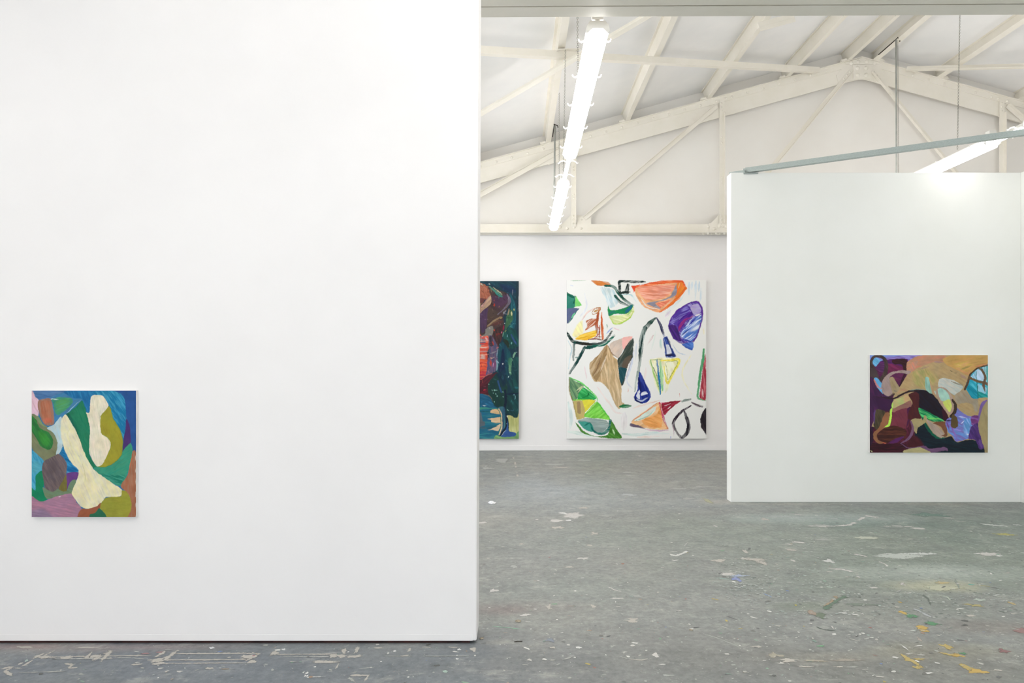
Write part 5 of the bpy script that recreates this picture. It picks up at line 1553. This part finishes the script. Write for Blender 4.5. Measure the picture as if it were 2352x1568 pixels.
# floor seam and taped outline far back
line([(1099, 1101), (1190, 1099), (1290, 1102), (1400, 1105), (1560, 1104), (1668, 1105)], 1.6, (186, 187, 184), brk=.35)
line([(1178, 1048), (1235, 1049)], 1.6, PB, brk=.1); line([(1178, 1048), (1183, 1062), (1190, 1100)], 2, PB, brk=.4); line([(1128, 1050), (1112, 1078)], 3, PG, brk=.4)
blob(1150, 1057, 34, 9, PG, jag=.6); blob(1275, 1066, 44, 3, PG, jag=.6); blob(1290, 1073, 40, 3, PB, jag=.6); blob(1340, 1057, 30, 4, PG, jag=.6); blob(1120, 1075, 24, 4, PG, jag=.6)
line([(1518, 1049), (1540, 1060)], 2.5, PB, brk=.2); line([(1555, 1070), (1580, 1083), (1600, 1090)], 5, PB, brk=.25); blob(1470, 1047, 12, 2, PW); blob(1445, 1084, 40, 3, PG, jag=.6); blob(1630, 1060, 36, 3, PG, jag=.6)
blob(1610, 1118, 60, 4, PG, jag=.6); blob(1560, 1122, 46, 3, PG, jag=.6); blob(1582, 1145, 26, 5, PG, jag=.6); blob(1445, 1136, 40, 6, (178, 182, 182), jag=.5); blob(1625, 1150, 12, 12, (178, 178, 150), jag=.4)
# middle of the floor
line([(1282, 1176), (1302, 1180), (1330, 1190)], 6, (222, 222, 220)); blob(1318, 1183, 40, 12, PW, jag=.6); blob(1307, 1195, 14, 4, (224, 224, 222)); blob(1278, 1196, 26, 6, PW, jag=.6); blob(1340, 1166, 22, 4, PB); blob(1234, 1193, 8, 3, PW)
blob(1108, 1200, 18, 4, PW); blob(1198, 1249, 12, 4, PB); blob(1282, 1211, 24, 6, PB, jag=.6); blob(1364, 1225, 18, 6, PB, jag=.6); blob(1340, 1282, 26, 5, PW, jag=.6); blob(1180, 1301, 16, 6, PG); blob(1306, 1302, 22, 3, PB); blob(1355, 1252, 12, 4, PB)
line([(1535, 1272), (1552, 1276), (1562, 1273), (1581, 1264)], 5, (216, 217, 213)); line([(1537, 1267), (1562, 1266)], 2, PW); line([(1570, 1256), (1581, 1243)], 2.2, PG, brk=.2)
blob(1651, 1288, 30, 7, PB, jag=.5); blob(1670, 1318, 36, 5, PW, jag=.6); blob(1691, 1328, 22, 10, (140, 150, 192), jag=.5); blob(1700, 1322, 34, 5, (172, 184, 206), jag=.6); line([(1640, 1326), (1680, 1331)], 2, (176, 206, 200), brk=.2)
line([(1750, 1361), (1776, 1373)], 2, (138, 164, 206)); blob(1430, 1295, 8, 2, (170, 110, 84))
line([(1128, 1438), (1165, 1441), (1205, 1446)], 1.8, (150, 200, 170), brk=.15); blob(1207, 1413, 22, 6, PW, jag=.6); blob(1133, 1356, 24, 7, PW, jag=.6); blob(1108, 1438, 16, 5, (172, 134, 134)); blob(1110, 1402, 18, 12, PG, jag=.6)
line([(1395, 1346), (1412, 1355), (1430, 1359)], 2.2, PW, brk=.1); blob(1415, 1374, 24, 3, PW, jag=.5); blob(1262, 1394, 12, 14, PB, jag=.6); blob(1362, 1391, 12, 8, PB, jag=.6); blob(1455, 1424, 40, 8, PB, jag=.7); blob(1462, 1369, 22, 5, PG)
blob(1330, 1487, 14, 4, (224, 224, 222)); blob(1305, 1481, 8, 4, PW); blob(1270, 1487, 14, 4, PB); blob(1453, 1482, 14, 4, PW); blob(1506, 1504, 16, 8, PW, jag=.6); blob(1217, 1515, 10, 4, PW); blob(1262, 1470, 22, 8, (140, 148, 158), jag=.5)
line([(1440, 1513), (1475, 1516), (1492, 1512)], 2.4, PB, brk=.2); line([(1420, 1506), (1445, 1514)], 2, PG, brk=.2); blob(1530, 1551, 26, 5, PG, jag=.6); blob(1670, 1502, 12, 3, PW)
line([(1605, 1452), (1650, 1466), (1705, 1488)], 2.2, PG, brk=.35); line([(1546, 1400), (1570, 1403)], 1.8, PW)


def rc(x, y): return (1640 + x / 3.303, 1120 + y / 3.303)


def rl(pts, w_, col, **k): line([rc(*q) for q in pts], w_, col, **k)


def rb(x, y, w_, h_, col, **k): blob(*rc(x, y), w_ / 3.303, h_ / 3.303, col, **k)


# right-hand side
rl([(1230, 508), (1450, 502), (1700, 500)], 7, (208, 212, 208), jag=.5); rb(1400, 520, 340, 40, (192, 198, 192), jag=.4); rl([(1060, 500), (1110, 512), (1170, 525)], 6, PW)
rl([(1970, 502), (2060, 495), (2130, 508), (2190, 522)], 7, (222, 224, 220), jag=.7); rb(2090, 500, 130, 26, PW, jag=.7)
rl([(2008, 272), (2120, 284), (2240, 292)], 7, (208, 212, 208)); rl([(2245, 280), (2352, 284)], 5, (206, 210, 206)); rl([(1800, 250), (2000, 262)], 3, PW, brk=.3); rb(1780, 228, 90, 14, PG)
rl([(1145, 220), (1080, 255), (1030, 282), (900, 292), (700, 290)], 5, PW, jag=.5, brk=.08); rl([(585, 200), (690, 208)], 4, PW); rl([(380, 212), (600, 222), (880, 230), (980, 242)], 4, (186, 192, 190), brk=.15, jag=.6); rl([(1140, 205), (1200, 222), (1260, 222)], 7, PW, jag=.6)
rl([(1270, 290), (1400, 298), (1520, 292)], 4, PW, brk=.2); rb(1555, 310, 110, 14, PW); rb(1390, 290, 80, 18, PG); rb(820, 285, 220, 18, PG, jag=.6)
rb(385, 238, 50, 22, PB, jag=.5); rb(10, 290, 24, 12, PW); rb(245, 485, 36, 24, PB, jag=.6); rl([(190, 537), (300, 542), (345, 560), (405, 590)], 8, PB, jag=.6); rb(320, 545, 110, 26, PB, jag=.5); rb(45, 552, 90, 20, PB, jag=.5)
rb(600, 552, 36, 26, PW, jag=.6); rb(880, 557, 80, 28, (212, 212, 210), jag=.5); rl([(850, 610), (980, 620), (1070, 642)], 5, PW, jag=.5); rl([(1080, 665), (1110, 685)], 3, PW); rl([(1240, 555), (1290, 575), (1325, 596)], 2.5, PW)
rb(1130, 380, 150, 24, (190, 194, 180), jag=.6); rb(840, 390, 110, 16, PG, jag=.6); rb(650, 415, 90, 14, PW, jag=.6); rb(600, 470, 70, 14, PB, jag=.6); rb(570, 428, 60, 8, PW)
rb(1740, 760, 280, 46, (192, 194, 172), jag=.5); rb(1720, 720, 90, 20, (196, 182, 140), jag=.6); rl([(1440, 718), (1420, 735), (1470, 740)], 4, PW); rl([(1430, 770), (1370, 798)], 2.5, PG); rb(1210, 757, 70, 12, PW)
rl([(845, 748), (890, 755), (960, 785), (1000, 800)], 2.4, (196, 210, 200), brk=.1); rl([(1600, 812), (1700, 815), (1770, 828), (1800, 860)], 2.2, (196, 204, 190)); rl([(1580, 806), (1625, 845), (1645, 895)], 2.6, (110, 118, 112))
rl([(1500, 910), (1570, 940), (1660, 992)], 5, (184, 188, 190), jag=.4); rl([(1460, 1050), (1520, 1110), (1580, 1172)], 5, (176, 168, 160), jag=.4, brk=.1); rl([(1420, 960), (1510, 1040)], 3, (180, 176, 160), brk=.1)
YL, YL2, GR = (200, 172, 104), (190, 172, 116), (104, 150, 116)
rl([(1395, 935), (1430, 945), (1465, 965)], 8, YL, jag=.6); rb(1580, 1060, 90, 36, YL, jag=.3); rb(1600, 1085, 80, 26, YL, jag=.4); rb(1760, 1205, 70, 34, YL2, jag=.6); rb(1780, 1265, 130, 26, YL2, jag=.7); rb(1850, 1272, 70, 24, YL, jag=.6)
rb(1500, 1310, 60, 80, YL2, jag=.7); rb(1560, 1300, 90, 26, YL2, jag=.7); rb(1540, 1365, 60, 30, YL2, jag=.6); rb(1920, 1365, 60, 60, YL2, jag=.6); rb(2000, 1395, 130, 34, YL, jag=.5); rb(1410, 868, 30, 10, YL); rb(1970, 890, 110, 22, (180, 170, 122), jag=.6); rb(2200, 355, 140, 18, (184, 180, 118), jag=.6); rb(2270, 880, 50, 24, (190, 172, 130), jag=.5)
rb(1495, 972, 80, 26, GR, jag=.4); rb(1650, 1028, 100, 26, GR, jag=.5); rb(1890, 1258, 50, 16, GR, jag=.4); rl([(1010, 812), (940, 850), (870, 900), (830, 925)], 6, (112, 132, 116), jag=.5); rl([(940, 815), (880, 870), (830, 900)], 4, (168, 152, 128), jag=.6, brk=.1); rb(800, 975, 100, 40, (122, 134, 118), jag=.7); rb(750, 945, 60, 30, (168, 152, 138), jag=.7)
rl([(740, 1045), (830, 1075), (940, 1085)], 3, (108, 118, 112), brk=.1); rl([(890, 1045), (910, 1075)], 2.6, PW); rb(1445, 1210, 14, 40, (206, 206, 204), jag=.5); rb(1115, 885, 200, 20, (132, 142, 132), jag=.6)
rb(560, 1310, 150, 24, PB, jag=.8); rb(470, 1270, 80, 34, (174, 168, 154), jag=.8); rb(760, 1310, 120, 26, (172, 166, 152), jag=.7); rb(1000, 1308, 210, 18, (166, 160, 150), jag=.7); rb(510, 1330, 80, 16, PW, jag=.7); rb(690, 1358, 110, 12, PB, jag=.7); rb(945, 1358, 60, 10, PB, jag=.6); rb(330, 1205, 70, 14, PB, jag=.6); rb(1060, 1360, 110, 8, PG, jag=.6); rb(2140, 1385, 90, 12, PB, jag=.6)
rb(620, 890, 18, 7, (206, 190, 90)); rb(1950, 735, 60, 6, (120, 180, 170)); rl([(2000, 738), (2110, 752)], 1.6, (196, 184, 120)); rb(2020, 850, 90, 20, (186, 196, 186), jag=.6); rb(1950, 970, 60, 14, PB, jag=.5); rl([(1780, 600), (1830, 700), (1870, 780)], 2, (150, 160, 150), brk=.4)
rb(1640, 205, 300, 30, (122, 146, 136), jag=.6); rb(2200, 1240, 90, 30, (150, 118, 118), jag=.6); rb(2340, 1080, 100, 40, (158, 130, 128), jag=.6)
# random flecks, scuffs and drips, thicker on the right
for i in range(3600):
    py = 1036 + 532 * random.random() ** 1.15
    px = random.uniform(0, 2380) if py > 1478 else random.uniform(1095, 2380)
    x, y = floor_at(px, py)
    if hidden(x, y): continue
    right = px > 1650
    big = random.random() ** 5
    r_ = .0022 + .011 * big + (.001 if right else 0)
    if random.random() < (.0 if right else .25): continue
    c = random.random()
    if c < .60: col = random.choice([(206, 206, 202), (190, 188, 182), (222, 222, 218), (178, 180, 176), (184, 184, 178)])
    elif c < .80: col = random.choice([(118, 120, 120), (128, 128, 124), (106, 108, 106)])
    elif c < .93: col = random.choice([(150, 176, 158), (138, 160, 150), (170, 186, 180)]) if right or random.random() < .5 else (172, 160, 150)
    else: col = random.choice([(196, 178, 110), (168, 124, 118), (128, 146, 184), (130, 176, 140), (176, 150, 130)])
    el = random.choice([1, 1, 1.6, 2.5, 4])
    a0 = random.uniform(0, math.pi) if el < 2 else random.gauss(.0, .5)
    pts = []
    n = 6
    for k in range(n):
        a = 2 * math.pi * k / n
        kk = r_ * random.uniform(.6, 1.3)
        ex, ey = math.cos(a) * kk * el ** .6, math.sin(a) * kk / el ** .4
        pts.append((x + ex * math.cos(a0) - ey * math.sin(a0), y + ex * math.sin(a0) + ey * math.cos(a0)))
    mark_poly(pts, col)
for i in range(300):          # clusters of fine spatter
    px, py = random.uniform(1650, 2352), random.uniform(1155, 1420)
    x, y = floor_at(px, py)
    if hidden(x, y): continue
    col = random.choice([(200, 204, 200), (186, 192, 188), (174, 184, 180), (130, 140, 134)])
    for j in range(6):
        xx, yy = x + random.gauss(0, .06), y + random.gauss(0, .03)
        if hidden(xx, yy): continue
        r_ = random.uniform(.002, .007)
        pts = [(xx + r_ * 1.8 * math.cos(a) * random.uniform(.6, 1.3), yy + r_ * math.sin(a) * random.uniform(.6, 1.3)) for a in np.linspace(0, 2 * math.pi, 6)[:-1]]
        mark_poly(pts, col)
me = bpy.data.meshes.new('paint_marks')
me.from_pydata(fv, [], ff)
ca_ = me.color_attributes.new('paint', 'FLOAT_COLOR', 'POINT')
cols = np.array(fc, np.float32)
ca_.data.foreach_set('color', cols.reshape(-1))


def worn_paint():
    m, nt, b = newmat('dried_floor_paint')
    N, L = nt.nodes, nt.links
    a = N.new('ShaderNodeAttribute'); a.attribute_name = 'paint'
    L.new(a.outputs['Color'], b.inputs['Base Color'])
    b.inputs['Roughness'].default_value = .6; b.inputs['Specular IOR Level'].default_value = .25
    tc = N.new('ShaderNodeTexCoord'); mp = N.new('ShaderNodeMapping'); mp.inputs['Scale'].default_value = (1, 1.3, 1)
    L.new(tc.outputs['Object'], mp.inputs[0])
    n = N.new('ShaderNodeTexNoise'); n.inputs['Scale'].default_value = 42; n.inputs['Detail'].default_value = 5; n.inputs['Roughness'].default_value = .75
    L.new(mp.outputs[0], n.inputs['Vector'])
    k = N.new('ShaderNodeMath'); k.operation = 'MULTIPLY_ADD'; k.inputs[1].default_value = 2.6; k.inputs[2].default_value = -1.3
    L.new(n.outputs['Fac'], k.inputs[0])
    ad = N.new('ShaderNodeMath'); ad.operation = 'ADD'
    L.new(a.outputs['Alpha'], ad.inputs[0]); L.new(k.outputs[0], ad.inputs[1])
    mr = N.new('ShaderNodeMapRange'); mr.interpolation_type = 'SMOOTHSTEP'
    mr.inputs['From Min'].default_value = .28; mr.inputs['From Max'].default_value = .62; mr.inputs['To Max'].default_value = .92
    L.new(ad.outputs[0], mr.inputs['Value'])
    # nothing beyond the rim
    g = N.new('ShaderNodeMapRange'); g.inputs['From Max'].default_value = .18
    L.new(a.outputs['Alpha'], g.inputs['Value'])
    mu = N.new('ShaderNodeMath'); mu.operation = 'MULTIPLY'
    L.new(mr.outputs[0], mu.inputs[0]); L.new(g.outputs[0], mu.inputs[1])
    L.new(mu.outputs[0], b.inputs['Alpha'])
    return m


me.materials.append(worn_paint())
o = bpy.data.objects.new('paint_marks', me); C.objects.link(o); o.parent = FLOOR
tag(o, 'dried splashes, drips and tape marks of paint', kind='stuff')


# ================================================================ LITTER
def scrap(name, px, py, size, mat, label, cat, seed, flat=.5):
    rnd = random.Random(seed)
    x, y = floor_at(px, py)
    m = MB()
    nu, nv = 8, 4
    vs = [(0, 0, 0)]
    for j in range(1, nv):
        ph = math.pi / 2 * j / nv * 1.0
        for i in range(nu):
            a = 2 * math.pi * i / nu
            k = rnd.uniform(.7, 1.2)
            vs.append((math.cos(a) * math.cos(math.pi / 2 - ph) * size * k, math.sin(a) * math.cos(math.pi / 2 - ph) * size * .7 * k, 0))
    # dome with dents
    V = []
    for j in range(nv):
        rr = math.cos(math.pi / 2 * j / nv); zz = math.sin(math.pi / 2 * j / nv)
        for i in range(nu):
            a = 2 * math.pi * i / nu + j * .3
            k = rnd.uniform(.72, 1.18)
            V.append((math.cos(a) * rr * size * k, math.sin(a) * rr * size * .7 * k, zz * size * flat * rnd.uniform(.6, 1.1) + .0002))
    V.append((0, 0, size * flat))
    F = [tuple(range(nu))[::-1]]
    for j in range(nv - 1):
        for i in range(nu):
            F.append((j * nu + i, j * nu + (i + 1) % nu, (j + 1) * nu + (i + 1) % nu, (j + 1) * nu + i))
    for i in range(nu): F.append(((nv - 1) * nu + i, (nv - 1) * nu + (i + 1) % nu, nv * nu))
    m.add(V, F)
    o = m.build(name, mat)
    o.location = (x, y, .0016)
    tag(o, label, cat)
    return o


scrap('paper_scrap', 1130, 1156, .042, M_PAPER, 'crumpled white paper scrap on the floor near the edge of the left wall', 'paper', 1, .6)
scrap('grit_lump', 1190, 1427, .018, M_STONE, 'small pale lump of grit on the floor right of the near wall', 'debris', 2, .5)
scrap('grit_lump', 1106, 1467, .012, M_STONE, 'tiny tan crumb on the floor at the corner of the near wall', 'debris', 3, .6)
scrap('grit_lump', 1587, 1447, .010, M_STONE, 'tiny pale crumb in the middle of the open floor', 'debris', 4, .6)
x, y = floor_at(1190, 1475)
o = MB().tube([(-.02, 0, .003), (0, .003, .004), (.022, .006, .003)], .0022, 5).build('dark_splinter', M_CLAMP)
o.location = (x, y, .001)
tag(o, 'thin dark splinter lying on the floor beside the near wall corner', 'debris')
